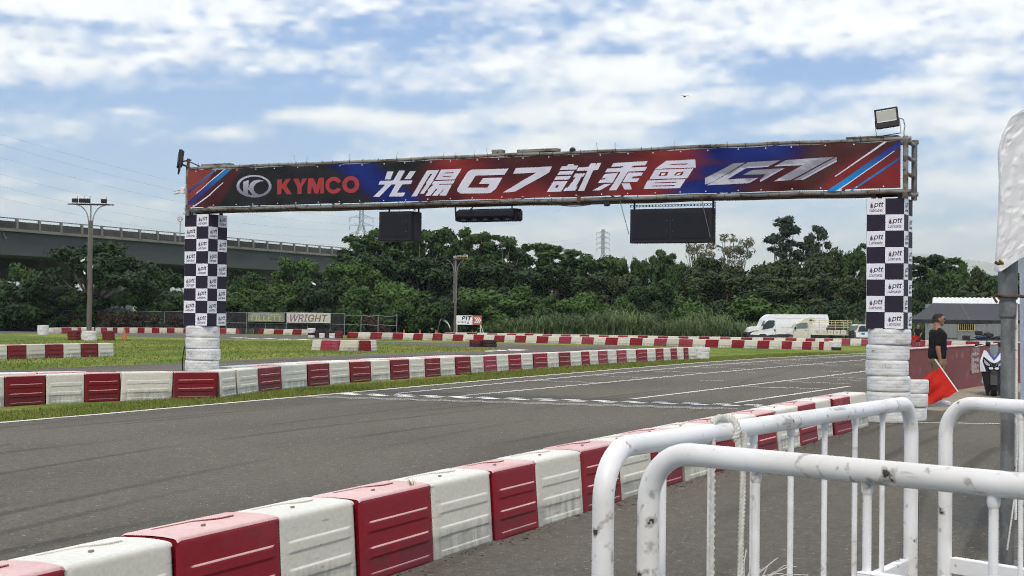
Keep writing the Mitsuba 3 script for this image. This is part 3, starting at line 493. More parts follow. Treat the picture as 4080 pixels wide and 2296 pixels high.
for u0, u1, h, z in ((.12, .80, .05, 4.36), (6.43, 6.62, .08, 4.375), (6.92, 7.68, .05, 4.37), (12.6, 13.4, .03, 4.35)): part(gan, 'top_plate', G(rbox(((u0 + u1) / 2, z, -.1), (u1 - u0, h, .16), .006)), 'm_pipe')
rt = np.random.default_rng(3); tm = []
for z in (4.305, 3.508):
    for u in np.arange(.15, 13.4, .31):
        u += rt.uniform(-.09, .09); t = np.linspace(0, 2 * np.pi, 9); tm.append(tube(np.stack([u + .012 * np.sin(t), z + .036 * np.cos(t), .036 * np.sin(t)], 1), .005, 4))
        if rt.random() < .35: d = rt.uniform(-.04, .04); tm.append(tube([(u, z + .032, .02), (u + d, z + .032 + rt.uniform(.03, .13), .02)], .0028, 4))
k = part(gan, 'cable_ties', G(cat(tm)), 'm_black'); labels[k] = {'kind': 'stuff', 'label': 'black cable ties round the pipes'}
cb = np.linspace(0, 1, 14); part(gan, 'sagging_cable', G(tube(np.stack([7.55 + 1.0 * cb, 3.46 - .06 * np.sin(cb * np.pi), np.full(14, .02)], 1), .009, 5)), 'm_black'); part(gan, 'clamp', G(rbox((8.62, 3.43, .0), (.10, .09, .06), .015)), 'm_black'); part(gan, 'clamp', G(rbox((8.12, 3.51, .03), (.06, .13, .05), .01)), 'm_rust'); part(gan, 'clamp', G(rbox((7.98, 4.345, .0), (.11, .09, .07), .03)), 'm_black')
# banner cloth
wav = lambda u, v: .010 * np.sin(u * 2.3) * np.sin(v * 4.2 + .6) + .012 * np.exp(-(v / .07) ** 2) * np.sin(u * 5.1 + 1.) + .010 * np.exp(-((v - .72) / .06) ** 2) * np.sin(u * 4.3) + .005 * np.sin(u * 9.7 + v * 7)
hem = lambda u: .012 * np.abs(np.sin(u * 3.0)) ** 2
uu, vv = np.meshgrid(np.linspace(-.145, 13.455, 340), np.linspace(0, .722, 26), indexing='ij')
ban = thing('banner', 'long dark red and blue printed event banner stretched along the gantry beam', 'banner')
vz = 3.548 + vv - hem(uu) * (vv / .722) + .006 * np.abs(np.sin(uu * 2.2 + 1)) * (1 - vv / .722)
part(ban, 'cloth', G(grid_mesh(np.stack([uu, vz, .045 + wav(uu, vv)], -1))), 'm_banner', True, uv=np.stack([uu.ravel() + .145, vv.ravel()], 1))
def print_on(name, polys, bsdf, off=.0035, uvmode=False):
    P = [Polygon(np.reshape(g[0], (-1, 2)), [np.reshape(h, (-1, 2)) for h in g[1:]]).buffer(0) for g in polys]; ms = []
    for q in P:
        for h in getattr(q, 'geoms', [q]):
            v, f = trimesh.creation.triangulate_polygon(h, engine='earcut'); v3 = np.column_stack([v, np.zeros(len(v))]); v3, f = trimesh.remesh.subdivide_to_size(v3, f, .09)
            ms.append(trimesh.Trimesh(v3, f, process=True))
    m = cat(ms); v = m.vertices.copy(); uvv = np.stack([v[:, 0] + .145, v[:, 1] - 3.548], 1); v[:, 2] = .045 + wav(v[:, 0], v[:, 1] - 3.548) + off; m.vertices = v
    if m.face_normals[:, 2].mean() < 0: m.invert()
    return part(ban, name, G(m), bsdf, True, uv=uvv)
PR = {
'w0':[[[4.369,4.102,4.494,4.094,4.435,3.957,4.313,3.958]]],
'w1':[[[4.607,4.108,4.732,4.103,4.621,3.931,4.888,3.925,4.850,3.861,4.676,3.862,4.569,3.713,4.739,3.711,4.700,3.645,4.397,3.649,4.542,3.863,4.453,3.863,4.200,3.650,4.074,3.652,4.325,3.867,4.176,3.871,4.212,3.934,4.489,3.933]]],
'w2':[[[4.839,4.091,4.959,4.087,4.846,3.949,4.713,3.953]]],
'w3':[[[5.187,4.093,5.434,4.092,5.308,3.917,5.320,3.912,5.125,3.681,5.037,3.681,5.185,3.863,5.164,3.868,5.288,4.027,5.247,4.026,4.976,3.642,4.866,3.641]]],
'w4':[[[5.470,4.095,5.881,4.096,5.757,3.914,5.349,3.916],[5.552,4.039,5.735,4.042,5.720,4.025,5.540,4.024],[5.507,3.978,5.690,3.978,5.675,3.964,5.494,3.965]]],
'w5':[[[5.324,3.899,5.757,3.897,5.718,3.841,5.432,3.840,5.422,3.829,5.697,3.826,5.578,3.638,5.440,3.640,5.475,3.698,5.501,3.699,5.525,3.755,5.404,3.638,5.291,3.641,5.403,3.758,5.372,3.762,5.260,3.641,5.155,3.642,5.218,3.732,5.192,3.737,5.319,3.836,5.283,3.846]]],
'w6':[[[6.084,4.074,6.802,4.069,6.721,3.964,6.164,3.968,6.010,3.762,6.401,3.751,6.445,3.815,6.231,3.821,6.312,3.920,6.683,3.917,6.566,3.729,6.470,3.663,6.393,3.656,5.873,3.665,5.813,3.698,5.803,3.741,5.977,4.005,6.016,4.047]]],
'w7':[[[6.944,4.073,7.626,4.077,7.574,3.979,6.918,3.667,6.694,3.661,7.327,3.984,6.890,3.976]]],
'w8':[[[7.923,4.106,8.033,4.105,8.022,4.079,8.112,4.078,8.075,4.011,7.764,4.012,7.806,4.075,7.901,4.076]]],
'w9':[[[7.765,3.990,8.038,3.992,7.993,3.931,7.723,3.930]]],
'w10':[[[7.705,3.909,7.981,3.908,7.931,3.846,7.660,3.846]]],
'w11':[[[7.648,3.824,7.919,3.823,7.799,3.647,7.521,3.648],[7.706,3.760,7.755,3.760,7.730,3.714,7.680,3.713]]],
'w12':[[[8.112,4.044,8.300,4.047,8.344,4.105,8.433,4.106,8.424,4.050,8.456,4.107,8.530,4.105,8.472,3.991,8.390,3.987,8.222,3.650,8.105,3.650,8.286,3.983,8.080,3.983]]],
'w13':[[[8.053,3.943,8.249,3.941,8.204,3.883,8.174,3.884,8.071,3.727,8.101,3.726,8.057,3.658,7.833,3.653,7.878,3.710,7.920,3.713,8.062,3.881,8.013,3.882]]],
'w14':[[[8.751,4.093,9.359,4.106,9.319,4.041,9.103,4.037,9.067,4.012,9.351,4.011,9.309,3.949,9.016,3.943,8.808,3.643,8.675,3.644,8.885,3.943,8.598,3.946,8.642,4.006,8.914,4.010,8.935,4.036,8.708,4.031]]],
'w15':[[[8.591,3.916,8.841,3.931,8.740,3.771,8.477,3.770,8.518,3.823,8.600,3.830,8.617,3.850,8.545,3.849]]],
'w16':[[[9.017,3.925,9.277,3.921,9.249,3.868,9.105,3.859,9.083,3.829,9.218,3.829,9.178,3.768,8.919,3.770]]],
'w17':[[[8.586,3.749,8.718,3.752,8.520,3.648,8.376,3.648]]],
'w18':[[[8.899,3.753,9.048,3.752,9.089,3.649,8.954,3.647]]],
'w19':[[[9.676,4.098,10.176,4.102,10.191,3.971,10.051,3.971,9.635,3.976,9.614,3.966,9.485,3.968],[9.776,4.041,10.044,4.044,10.037,4.025,9.720,4.027]]],
'w20':[[[9.485,3.957,10.149,3.959,10.039,3.806,9.387,3.806],[9.586,3.916,9.721,3.916,9.693,3.854,9.544,3.851],[9.855,3.907,9.985,3.914,9.947,3.855,9.813,3.853]]],
'w21':[[[9.604,3.902,9.678,3.904,9.653,3.865,9.591,3.860]]],
'w22':[[[9.884,3.891,9.940,3.899,9.905,3.863,9.842,3.859]]],
'w23':[[[9.358,3.787,10.015,3.791,9.921,3.648,9.288,3.648],[9.477,3.750,9.864,3.752,9.853,3.735,9.459,3.737],[9.445,3.700,9.836,3.699,9.822,3.682,9.431,3.687]]],
'g7d':[[[10.827,4.018,11.009,4.019,10.441,3.715,10.345,3.694,10.344,3.795]],[[11.067,4.027,11.591,4.035,11.397,3.943,11.039,3.934,10.720,3.765,11.232,3.772,11.084,3.693,10.378,3.679]],[[11.133,3.899,11.663,3.909,11.264,3.704,11.256,3.732,11.356,3.826,10.982,3.829]],[[11.680,4.036,12.437,4.059,11.760,3.721,11.485,3.708,11.947,3.951,11.497,3.942]],[[12.437,4.040,12.476,4.062,12.481,4.014,11.907,3.720,11.803,3.716]]],
'g7l':[[[10.937,3.945,11.039,3.934,10.720,3.765,10.713,3.798]],[[11.039,3.952,11.404,3.959,11.397,3.940,11.031,3.930]],[[11.232,3.772,11.084,3.693,11.051,3.695,11.184,3.769]],[[11.625,3.906,11.663,3.909,11.264,3.704,11.261,3.736]],[[11.497,3.942,11.525,3.959,11.989,3.980,11.947,3.948]],[[12.481,4.014,12.479,3.984,11.956,3.718,11.907,3.720]]],
'kym':[[[1.962,4.031,2.068,4.034,2.061,3.928,2.160,4.036,2.268,4.032,2.162,3.912,2.295,3.750,2.173,3.749,2.087,3.866,2.059,3.839,2.056,3.752,1.963,3.752]],[[2.326,4.031,2.443,4.030,2.494,3.930,2.525,4.027,2.633,4.028,2.520,3.867,2.522,3.744,2.422,3.744,2.421,3.863]],[[2.657,4.031,2.772,4.031,2.848,3.892,2.895,4.030,3.017,4.030,3.018,3.745,2.932,3.744,2.929,3.903,2.891,3.745,2.809,3.743,2.741,3.895,2.731,3.745,2.649,3.745]],[[3.390,3.806,3.364,3.775,3.330,3.751,3.290,3.735,3.245,3.728,3.200,3.732,3.156,3.745,3.117,3.767,3.085,3.796,3.062,3.831,3.050,3.869,3.049,3.909,3.060,3.946,3.082,3.980,3.113,4.008,3.151,4.027,3.195,4.038,3.240,4.039,3.285,4.030,3.326,4.011,3.361,3.985,3.388,3.952,3.312,3.921,3.294,3.942,3.270,3.958,3.242,3.966,3.213,3.967,3.185,3.960,3.162,3.945,3.145,3.924,3.137,3.900,3.137,3.873,3.147,3.848,3.164,3.827,3.188,3.811,3.216,3.802,3.245,3.800,3.272,3.807,3.296,3.822,3.313,3.842]],[[3.783,3.881,3.779,3.847,3.766,3.815,3.744,3.786,3.716,3.763,3.681,3.745,3.642,3.735,3.601,3.732,3.560,3.737,3.520,3.750,3.485,3.769,3.455,3.794,3.432,3.824,3.418,3.857,3.413,3.892,3.417,3.926,3.430,3.959,3.452,3.988,3.481,4.011,3.516,4.029,3.555,4.039,3.596,4.041,3.637,4.036,3.677,4.024,3.712,4.004,3.741,3.979,3.764,3.949,3.778,3.916],[3.689,3.884,3.685,3.859,3.673,3.837,3.653,3.820,3.628,3.809,3.600,3.806,3.572,3.811,3.546,3.823,3.526,3.841,3.512,3.864,3.508,3.889,3.512,3.914,3.524,3.936,3.544,3.954,3.569,3.964,3.597,3.967,3.625,3.963,3.651,3.950,3.671,3.932,3.684,3.909]]],
'oval':[[[1.836,3.907,1.832,3.877,1.821,3.848,1.801,3.821,1.775,3.795,1.741,3.772,1.702,3.752,1.657,3.735,1.607,3.722,1.554,3.712,1.498,3.707,1.441,3.707,1.384,3.710,1.328,3.718,1.274,3.730,1.223,3.746,1.177,3.765,1.136,3.788,1.101,3.813,1.072,3.840,1.052,3.869,1.039,3.899,1.034,3.930,1.038,3.960,1.050,3.990,1.069,4.017,1.097,4.043,1.131,4.067,1.171,4.087,1.217,4.104,1.267,4.117,1.321,4.125,1.377,4.130,1.434,4.130,1.491,4.126,1.547,4.118,1.600,4.106,1.650,4.090,1.696,4.071,1.737,4.048,1.771,4.023,1.798,3.996,1.819,3.967,1.831,3.937],[1.775,3.916,1.771,3.889,1.759,3.862,1.740,3.838,1.713,3.815,1.679,3.795,1.640,3.778,1.596,3.765,1.547,3.756,1.496,3.751,1.444,3.750,1.391,3.753,1.340,3.761,1.291,3.773,1.246,3.788,1.205,3.807,1.170,3.829,1.142,3.854,1.121,3.880,1.108,3.907,1.103,3.935,1.107,3.962,1.119,3.989,1.139,4.014,1.166,4.037,1.200,4.057,1.240,4.074,1.285,4.087,1.334,4.096,1.385,4.101,1.438,4.101,1.490,4.097,1.542,4.089,1.590,4.077,1.635,4.061,1.675,4.042,1.709,4.020,1.737,3.996,1.758,3.970,1.770,3.943]]],
'kk':[[[1.189,4.010,1.312,4.037,1.308,3.880,1.347,3.977,1.432,4.030,1.552,4.038,1.671,4.009,1.569,4.004,1.485,3.973,1.431,3.919,1.427,3.849,1.471,3.792,1.565,3.751,1.489,3.743,1.394,3.766,1.324,3.852,1.302,3.853,1.307,3.755,1.394,3.738,1.582,3.742,1.523,3.718,1.311,3.727,1.214,3.757,1.144,3.801,1.192,3.786]]],
'sl':[[[0.504,4.259,0.551,4.257,-0.108,3.827,-0.118,3.877]],[[0.757,4.262,0.910,4.260,-0.014,3.603,-0.129,3.606,-0.130,3.656]]],
'sr':[[[13.409,4.249,13.459,4.249,13.456,4.178,12.469,3.527,12.325,3.530]],[[13.444,4.025,13.442,3.982,12.727,3.530,12.687,3.531]]],
'wl':[[[0.722,4.260,0.757,4.262,0.089,3.814,0.062,3.815]],[[0.008,3.543,-0.010,3.560,0.375,3.779,0.705,4.010,0.723,4.005,0.401,3.764]]],
'wr':[[[13.351,4.113,13.375,4.115,12.503,3.528,12.469,3.527]],[[13.198,4.258,13.255,4.258,12.467,3.754,12.446,3.758]]],
}
for k_ in sorted((k for k in PR if k[0] == 'w' and k[1:].isdigit()), key=lambda s: int(s[1:])):
    print_on('letter', PR[k_], 'm_letter')
for g in PR['g7d']: print_on('emblem_piece', [g], 'm_silver')
for g in PR['g7l']: print_on('emblem_highlight', [g], 'm_silver_light', .005)
for g in PR['kym']: print_on('red_letter', [g], 'm_kred')
print_on('emblem_ring', PR['oval'], 'm_chrome'); print_on('emblem_mark', PR['kk'], 'm_chrome')
for g in PR['sl']: print_on('stripe', [g], 'm_stripe_left', .003)
for g in PR['sr']: print_on('stripe', [g], 'm_stripe_right', .003)
for g in PR['wl'] + PR['wr']: print_on('thin_stripe', [g], 'm_letter', .004)
ey = []
for u in np.arange(.05, 13.4, .47):
    for v in (.035, .69): ey.append(TM(trimesh.creation.cylinder(.011, .006, sections=8), tr(u + rt.uniform(-.05, .05), 3.548 + v, .045 + float(wav(u, v)) + .004)))
k = part(ban, 'eyelets', G(cat(ey)), 'm_white'); labels[k] = {'kind': 'stuff', 'label': 'pale metal eyelets along the hems'}
# checkered column wraps
def fit(m, x0, x1, y0, y1, shear=.0):
    v = m.vertices.copy(); lo, hi = v.min(0), v.max(0); v[:, :2] = (v[:, :2] - lo[:2]) / (hi[:2] - lo[:2]); v[:, 0] = x0 + (x1 - x0) * v[:, 0]; v[:, 1] = y0 + (y1 - y0) * v[:, 1]; v[:, 0] += shear * (v[:, 1] - y0); v[:, 2] = (v[:, 2] - lo[2]) / (hi[2] - lo[2]) * .0012; m.vertices = v; return m
lt = cat([fit(meshkit.text_mesh('ptt', .04, bold=True), .108, .246, .092, .184, .22), fit(meshkit.text_mesh('Lubricants', .03, bold=True), .042, .242, .036, .086, .2)])
t_ = np.linspace(0, 2 * np.pi, 24, endpoint=False); drop = lambda s, cx, cy: [(cx + s * .9 * math.sin(t) * (math.sin(t / 2) ** 1.3), cy - s * math.cos(t) * -1.0 if False else cy + s * 1.25 * math.cos(t)) for t in t_]
dblue = ext(Polygon(drop(.040, .076, .139)).difference(Polygon(drop(.029, .076, .132))), .0012); dink = ext(Polygon(drop(.028, .076, .132)), .0012); dred = ext(Polygon([(.077 + .015 * math.cos(t), .118 + .014 * math.sin(t)) for t in t_]), .002)
def wrap(name, label, uc, z0, z1, rows, first_dark, tilt):
    w = thing(name, label, 'column'); s, h = .2835, (z1 - z0) / rows
    C = GB @ tr(uc, 0, -.30); core = box((0, (z0 + z1) / 2, 0), (.562, z1 - z0 - .004, .562)); part(w, 'core', TM(core, C @ tr(0, 0, 0)), 'm_check_dark')
    for face in range(4):
        Fm = C @ ry(face * math.pi / 2)
        for r in range(rows):
            for c in range(2):
                dark = (r + c + (first_dark[face])) % 2 == 0; M = Fm @ tr(-s + c * s, z1 - (r + 1) * h, .2812)
                t = trimesh.creation.box(extents=(s - .003, h - .003, .006)); t.apply_translation((s / 2, h / 2, .003))
                k = part(w, 'check', TM(t, M), 'm_check_dark' if dark else 'm_check_white')
                if not dark and face in (0, 1):
                    Q = M @ tr(0, h / 2 - .118, .0068) @ sc(s / .2875, 1, 1)
                    for nm, mm, b in (('lettering', lt, 'm_ink'), ('drop_outline', dblue, 'm_dropblue'), ('drop', dink, 'm_ink'), ('drop_core', dred, 'm_dropred')): part(k, nm, TM(mm, Q), b)
    return w
wrap('column_wrap', 'black and white checkered sponsor box wrapping the right gantry column', 13.218, 1.425, 3.405, 8, (1, 1, 0, 1), 0)
wrap('column_wrap', 'black and white checkered sponsor box wrapping the left gantry column', .045, 1.285, 3.425, 9, (0, 0, 0, 0), 0)
for u in (.045, 13.218): many(gan, 'column_head', [G(tube([(u + a, 3.38, -.3 + b), (u + a, 3.52, -.3 + b)], .035, 8)) for a in (-.2, .2) for b in (-.2, .2)], 'm_rust', True); part(gan, 'column_core', G(tube([(u, -.05, -.30), (u, 3.4, -.30)], .09, 10)), 'm_pipe', True)
t = np.linspace(0, 1, 18); single('power_cable', 'black cable looping down the left tyre column to the ground', 'cable', G(tube(np.stack([-.05 - .24 * np.sin(t * np.pi) ** .8 - .12 * t, 1.30 - 1.32 * t, -.30 + .16 * np.ones(18) + 0 * t], 1), .012, 6)), 'm_black', True)
single('marker_letters', 'thin wire letters hung at the lower left corner of the banner', 'sign', TM(fit(meshkit.text_mesh('37A', .1), 0, .28, 0, .13), GB @ tr(-.22, 3.42, .06)), 'm_galv')
# floodlights on the beam
def flood(label, M, w=.35, h=.30):
    f = thing('floodlight', label, 'floodlight', 'floodlights on the gantry'); A = lambda n, m, b, s=False: part(f, n, TM(m, M), b, s)
    A('housing', rbox((0, 0, -.025), (w, h, .055), .012), 'm_black')
    A('frame', cat([rbox((0, h / 2 - .012, .008), (w, .024, .02), .005), rbox((0, -h / 2 + .045, .008), (w, .09, .02), .005), rbox((-w / 2 + .012, .03, .008), (.024, h - .07, .02), .005), rbox((w / 2 - .012, .03, .008), (.024, h - .07, .02), .005)]), 'm_black')
    A('lens', rbox((0, .034, .002), (w - .05, h - .12, .012), .004), 'm_lampglass')
    A('reflector_rim', cat([bar((-w / 2 + .03, -h / 2 + .097, .009), (w / 2 - .03, -h / 2 + .097, .009), .012, .004), bar((-w / 2 + .03, h / 2 - .03, .009), (w / 2 - .03, h / 2 - .03, .009), .008, .004)]), 'm_white')
    fins = [box((x, 0, -.065), (.006, h - .04, .03)) for x in np.linspace(-w / 2 + .03, w / 2 - .03, 11)]; A('heat_sink', cat(fins), 'm_black')
    A('bracket', cat([bar((-w / 2 - .008, -.02, -.03), (-w / 2 - .008, -h / 2 - .11, -.03), .006, .03), bar((w / 2 + .008, -.02, -.03), (w / 2 + .008, -h / 2 - .11, -.03), .006, .03), bar((-w / 2 - .01, -h / 2 - .11, -.03), (w / 2 + .01, -h / 2 - .11, -.03), .006, .03)]), 'm_black')
    return f
R_z = lambda a: np.array([[math.cos(a), -math.sin(a), 0, 0], [math.sin(a), math.cos(a), 0, 0], [0, 0, 1, 0], [0, 0, 0, 1.0]])
flood('black floodlight with square grey lens on top of the right gantry end', GB @ tr(13.235, 4.625, .02) @ R_z(.13) @ ry(.10) @ rx(-.12))
flood('black floodlight turned sideways on a bracket at the left gantry end', GB @ tr(-.35, 4.50, .06) @ R_z(.20) @ ry(-.80) @ rx(-.25))
part(gan, 'lamp_arm', G(cat([bar((-.17, 4.34, 0), (-.33, 4.40, .02), .03), bar((-.17, 4.45, 0), (.12, 4.34, 0), .02), bar((-.30, 4.45, .02), (-.1, 4.47, 0), .025), tube([(-.17, 4.33, 0), (-.17, 4.5, 0)], .03, 8)])), 'm_rust'); part(gan, 'lamp_cable', G(tube([(13.42, 4.62, -.05), (13.47, 4.60, -.05), (13.50, 4.50, -.03), (13.49, 4.40, 0), (13.50, 4.3, 0)], .008, 5)), 'm_galv', True)
cam_ = thing('security_camera', 'small white security camera on the left post of the gantry', 'camera'); part(cam_, 'junction_box', G(rbox((-.235, 3.88, .06), (.09, .11, .08), .01)), 'm_white'); part(cam_, 'body', G(TM(rbox((0, 0, 0), (.13, .055, .055), .012), tr(-.37, 3.845, .08) @ R_z(.18))), 'm_white'); part(cam_, 'hood', G(TM(rbox((0, 0, 0), (.15, .008, .066), .003), tr(-.375, 3.877, .08) @ R_z(.18))), 'm_white')
# display boards and light box hanging under the beam, seen from behind
def angle_iron(a, b, w=.035):
    a, b = np.array(a, float), np.array(b, float); L = np.linalg.norm(b - a); n = int(L / .055); ms = [bar(a + [0, 0, w / 2], b + [0, 0, w / 2], .006, .006), bar(a - [0, 0, w / 2], b - [0, 0, w / 2], .006, .006)]
    d = (b - a) / L; s_ = np.cross(d, [0, 0, 1.0]); ms = []
    for sg in (-1, 1): ms.append(bar(a + s_ * sg * w * .38, b + s_ * sg * w * .38, w * .24, .006) if abs(d[1]) < .5 else bar(a + s_ * sg * w * .38, b + s_ * sg * w * .38, w * .24, .006))
    for i in range(n + 1): c = a + d * L * i / n; ms.append(bar(c - s_ * w * .4, c + s_ * w * .4, .018, .0055))
    return cat(ms)
def board(label, u0, u1, z0, z1, w0, w1, doors, extra):
    b = thing('display_board', label, 'display board', 'display boards hanging from the gantry'); W, H = u1 - u0, z1 - z0; uc, zc = (u0 + u1) / 2, (z0 + z1) / 2
    part(b, 'cabinet', G(rbox((uc, zc, (w0 + w1) / 2), (W, H, w1 - w0), .008)), 'm_led_frame')
    dw = (W - .06) / doors
    for i in range(doors):
        x = u0 + .03 + dw * (i + .5); k = part(b, 'door', G(rbox((x, zc - .005, w1 + .004), (dw - .04, H - .13, .012), .003)), 'm_led')
        part(k, 'lock', G(cat([rbox((x + (dw / 2 - .05) * (1 if i == 0 else -1), zc + d, w1 + .012), (.012, .016, .008), .003) for d in (-.10, .08)])), 'm_galv')
        part(k, 'louvre', G(cat([rbox((x + d, zc + .11, w1 + .0115), (.04, .004, .004), .001) for d in (-.045, .02) ] + [rbox((x + d, zc + .11 + e, w1 + .0115), (.04, .004, .004), .001) for d in (-.045, .02) for e in (-.02, .02)] + [rbox((x - .01, zc - .12 + e, w1 + .0115), (.09, .004, .004), .001) for e in (0, .02)])), 'm_groove')
    part(b, 'top_rail', G(angle_iron((u0, z1 + .05, w1 - .02), (u1 + .04, z1 + .05, w1 - .02))), 'm_black')
    part(b, 'side_rail', G(angle_iron((u1 + .022, z0, w1 - .1), (u1 + .022, z1 + .09, w1 - .1))), 'm_black')
    many(b, 'hanger', [G(bar((u0 + .02, z1 - .02, w0 + .08), (u0 + .02, 3.49, w0 + .08), .03, .01)), G(bar((u1 - .02, z1 - .02, w0 + .08), (u1 - .02, 3.49, w0 + .08), .03, .01))], 'm_black')
    for e in extra: part(b, 'stay', G(tube(e, .006, 5)), 'm_galv', True)
    return b
board('wide dark grey display board with two rear doors under the gantry', 9.01, 10.42, 2.77, 3.33, -.28, -.06, 2, [[(8.86, 3.47, .02), (9.0, 2.92, -.04)], [(10.28, 3.47, .03), (10.42, 2.85, -.02)]])
board('narrow dark grey display board under the left part of the gantry', 4.14, 4.80, 2.865, 3.39, -.45, -.05, 1, [])
lb = thing('start_light_box', 'dark horizontal start light box under the middle of the gantry', 'traffic light'); hs = np.linspace(-.05, -.42, 9)
part(lb, 'housing', G(prism_x([(5.70, 3.30), (5.75, 3.41), (6.86, 3.41), (6.88, 3.30), (6.86, 3.19), (5.72, 3.19)], -.30, -.05) if False else TM(ext([(5.69, 3.20), (5.72, 3.185), (6.86, 3.185), (6.885, 3.22), (6.885, 3.36), (6.85, 3.40), (5.75, 3.40), (5.69, 3.36)], .22), tr(0, 0, -.34))), 'm_led')
part(lb, 'visor', G(rbox((6.29, 3.31, -.07), (1.12, .16, .10), .04)), 'm_led')
for i in range(5): part(lb, 'lamp_hood', G(TM(lathe([(.0, .0), (.06, 0), (.075, .05), (.08, .14), (.074, .14), (.0, .12)], 16), tr(5.86 + .215 * i, 3.245, -.14) @ rx(math.pi / 2) @ sc(1, 1, .35))), 'm_darkgrey', True)
part(lb, 'end_cap', G(TM(trimesh.creation.icosphere(2, .085), tr(6.905, 3.30, -.2) @ sc(.35, 1, 1))), 'm_black', True)
many(lb, 'hanger', [G(m_) for m_ in (bar((5.70, 3.2, -.1), (5.68, 3.50, -.1), .02), bar((6.80, 3.38, -.1), (6.80, 3.50, -.1), .02), bar((6.02, 3.36, .02), (6.10, 3.42, .02), .02))], 'm_black')
# ---------------------------------------------------------------- viaduct, pylons, wires, far hill
vd = np.array([.3935, .9193]); vo = np.array([-62.33, 181.0]); vn = np.array([vd[1], -vd[0]])     # vn: towards the track
VF = frame([vd[0], vd[1], 0], [-vn[0], -vn[1], 0], [0, 0, 1], [vo[0], vo[1], 0])                   # x along, y away from the camera, z up
via = thing('viaduct', 'long grey concrete road viaduct passing behind the trees on the left', 'viaduct'); V = lambda m: TM(m, VF)
S0, S1 = -70, 150
part(via, 'girder', V(cat([prism_x([(S0, 8.0), (S1, 8.0), (S1, 10.9), (S0, 10.9)], .35, 1.1), prism_x([(S0, 8.0), (S1, 8.0), (S1, 8.25), (S0, 8.25)], 1.1, 9.0)])), 'm_girder')
part(via, 'deck', V(prism_x([(S0, 10.9), (S1, 10.9), (S1, 11.25), (S0, 11.25)], -.15, 20)), 'm_viaduct_trim')
part(via, 'underside', V(prism_x([(S0, 10.6), (S1, 10.6), (S1, 10.89), (S0, 10.89)], 1.2, 20)), 'm_girder')
part(via, 'far_girder', V(prism_x([(S0, 5.2), (S1, 5.2), (S1, 10.6), (S0, 10.6)], 18.5, 19.5)), 'm_girder')
for s in np.arange(S0, S1, 4.05):
    part(via, 'parapet_panel', V(rbox((s + 2.03, 0, 11.70), (3.98, .22, .88), .02)), 'm_viaduct'); part(via, 'rail_post', V(prism_x([(s - .16, 11.2), (s + .16, 11.2), (s + .12, 12.5), (s - .12, 12.5)], -.22, .12)), 'm_viaduct_trim')
part(via, 'hand_rail', V(box(((S0 + S1) / 2, -.05, 12.50), (S1 - S0, .14, .12))), 'm_viaduct_trim')
for s in np.arange(S0 + 8, S1, 21):
    part(via, 'drain_pipe', V(cat([tube([(s, .25, 10.8), (s, .2, 10.25)], .07, 6), tube([(s, .2, 10.25), (s + .25, .1, 9.95)], .09, 6)])), 'm_viaduct_trim'); part(via, 'vent_slot', V(rbox((s - 1.8, .345, 9.75), (2.2, .03, .22), .01)), 'm_groove')
for s in (-52, -12, 28, 68, 108): part(via, 'pier', V(cat([prism_x([(s - 1.3, -1), (s + 1.3, -1), (s + 1.3, 6.6), (s + 2.6, 8.0), (s - 2.6, 8.0), (s - 1.3, 6.6)], 2.5, 6.5), prism_x([(s - 1.3, -1), (s + 1.3, -1), (s + 1.3, 10.6), (s - 1.3, 10.6)], 13.5, 17)])), 'm_viaduct_trim')
spd = thing('speed_sign', 'round red ringed speed limit sign on a pole on the viaduct', 'traffic sign'); SG = tr(-47.6, 213.2, 0) @ rz(.12) @ rx(math.pi / 2)
part(spd, 'pole', TM(tube([(0, 11.3, 0), (0, 14.2, 0)], .06, 8), SG), 'm_steel_grey', True); part(spd, 'disc', TM(trimesh.creation.cylinder(.36, .03, sections=28), SG @ tr(0, 14.45, .09)), 'm_white'); part(spd, 'ring', TM(trimesh.creation.annulus(.27, .37, .035, sections=28), SG @ tr(0, 14.45, .094)), 'm_pitred'); part(spd, 'digits', TM(fit(meshkit.text_mesh('60', .3, bold=True), -.20, .20, -.13, .13), SG @ tr(0, 14.45, .112) @ sc(1, 1, 8)), 'm_ink')
def pylon(label, x, y, H, w0, arms, armw, rot, dk):
    t = thing('transmission_tower', label, 'pylon', 'transmission towers behind the trees'); M = tr(x, y, -.7) @ rz(rot); leg = []; br = []
    wid = lambda z: w0 * (1 - z / H) ** 1.25 * .9 + .9 if z < H * .72 else 1.0
    zs = np.r_[np.linspace(0, H * .72, 9), np.linspace(H * .77, H, 6)]; r = .075 * dk
    for i in range(len(zs) - 1):
        a, b = wid(zs[i]) / 2, wid(zs[i + 1]) / 2; za, zb = zs[i], zs[i + 1]
        for sx, sy in ((1, 1), (1, -1), (-1, -1), (-1, 1)):
            leg.append(bar((sx * a, sy * a, za), (sx * b, sy * b, zb), 2 * r)); qx, qy = (sx, -sy) if sx == sy else (-sx, sy)
            br.append(bar((sx * a, sy * a, za), (qx * b, qy * b, zb), r)); br.append(bar((qx * a, qy * a, za), (sx * b, sy * b, zb), r)); br.append(bar((sx * b, sy * b, zb), (qx * b, qy * b, zb), r))
    part(t, 'leg_frame', TM(cat(leg), M), 'm_pylon'); part(t, 'bracing', TM(cat(br), M), 'm_pylon')
    for z in arms:
        for s in (-1, 1): part(t, 'cross_arm', TM(cat([bar((s * .5, q * .5, z + d), (s * armw, 0, z), r * 1.2) for q in (-1, 1) for d in (0, .9)] + [bar((s * armw * .6, 0, z + .4), (s * .5, 0, z), r)]), M), 'm_pylon'); part(t, 'insulator', TM(tube([(s * armw, 0, z), (s * armw, 0, z - 1.4)], .12, 6), M), 'm_pylon')
    return M
pylon('nearer lattice pylon standing behind the viaduct under the banner', -43.7, 430, 38, 7.5, (29.2, 27.0, 24.6), 3.4, .3, 1.0)
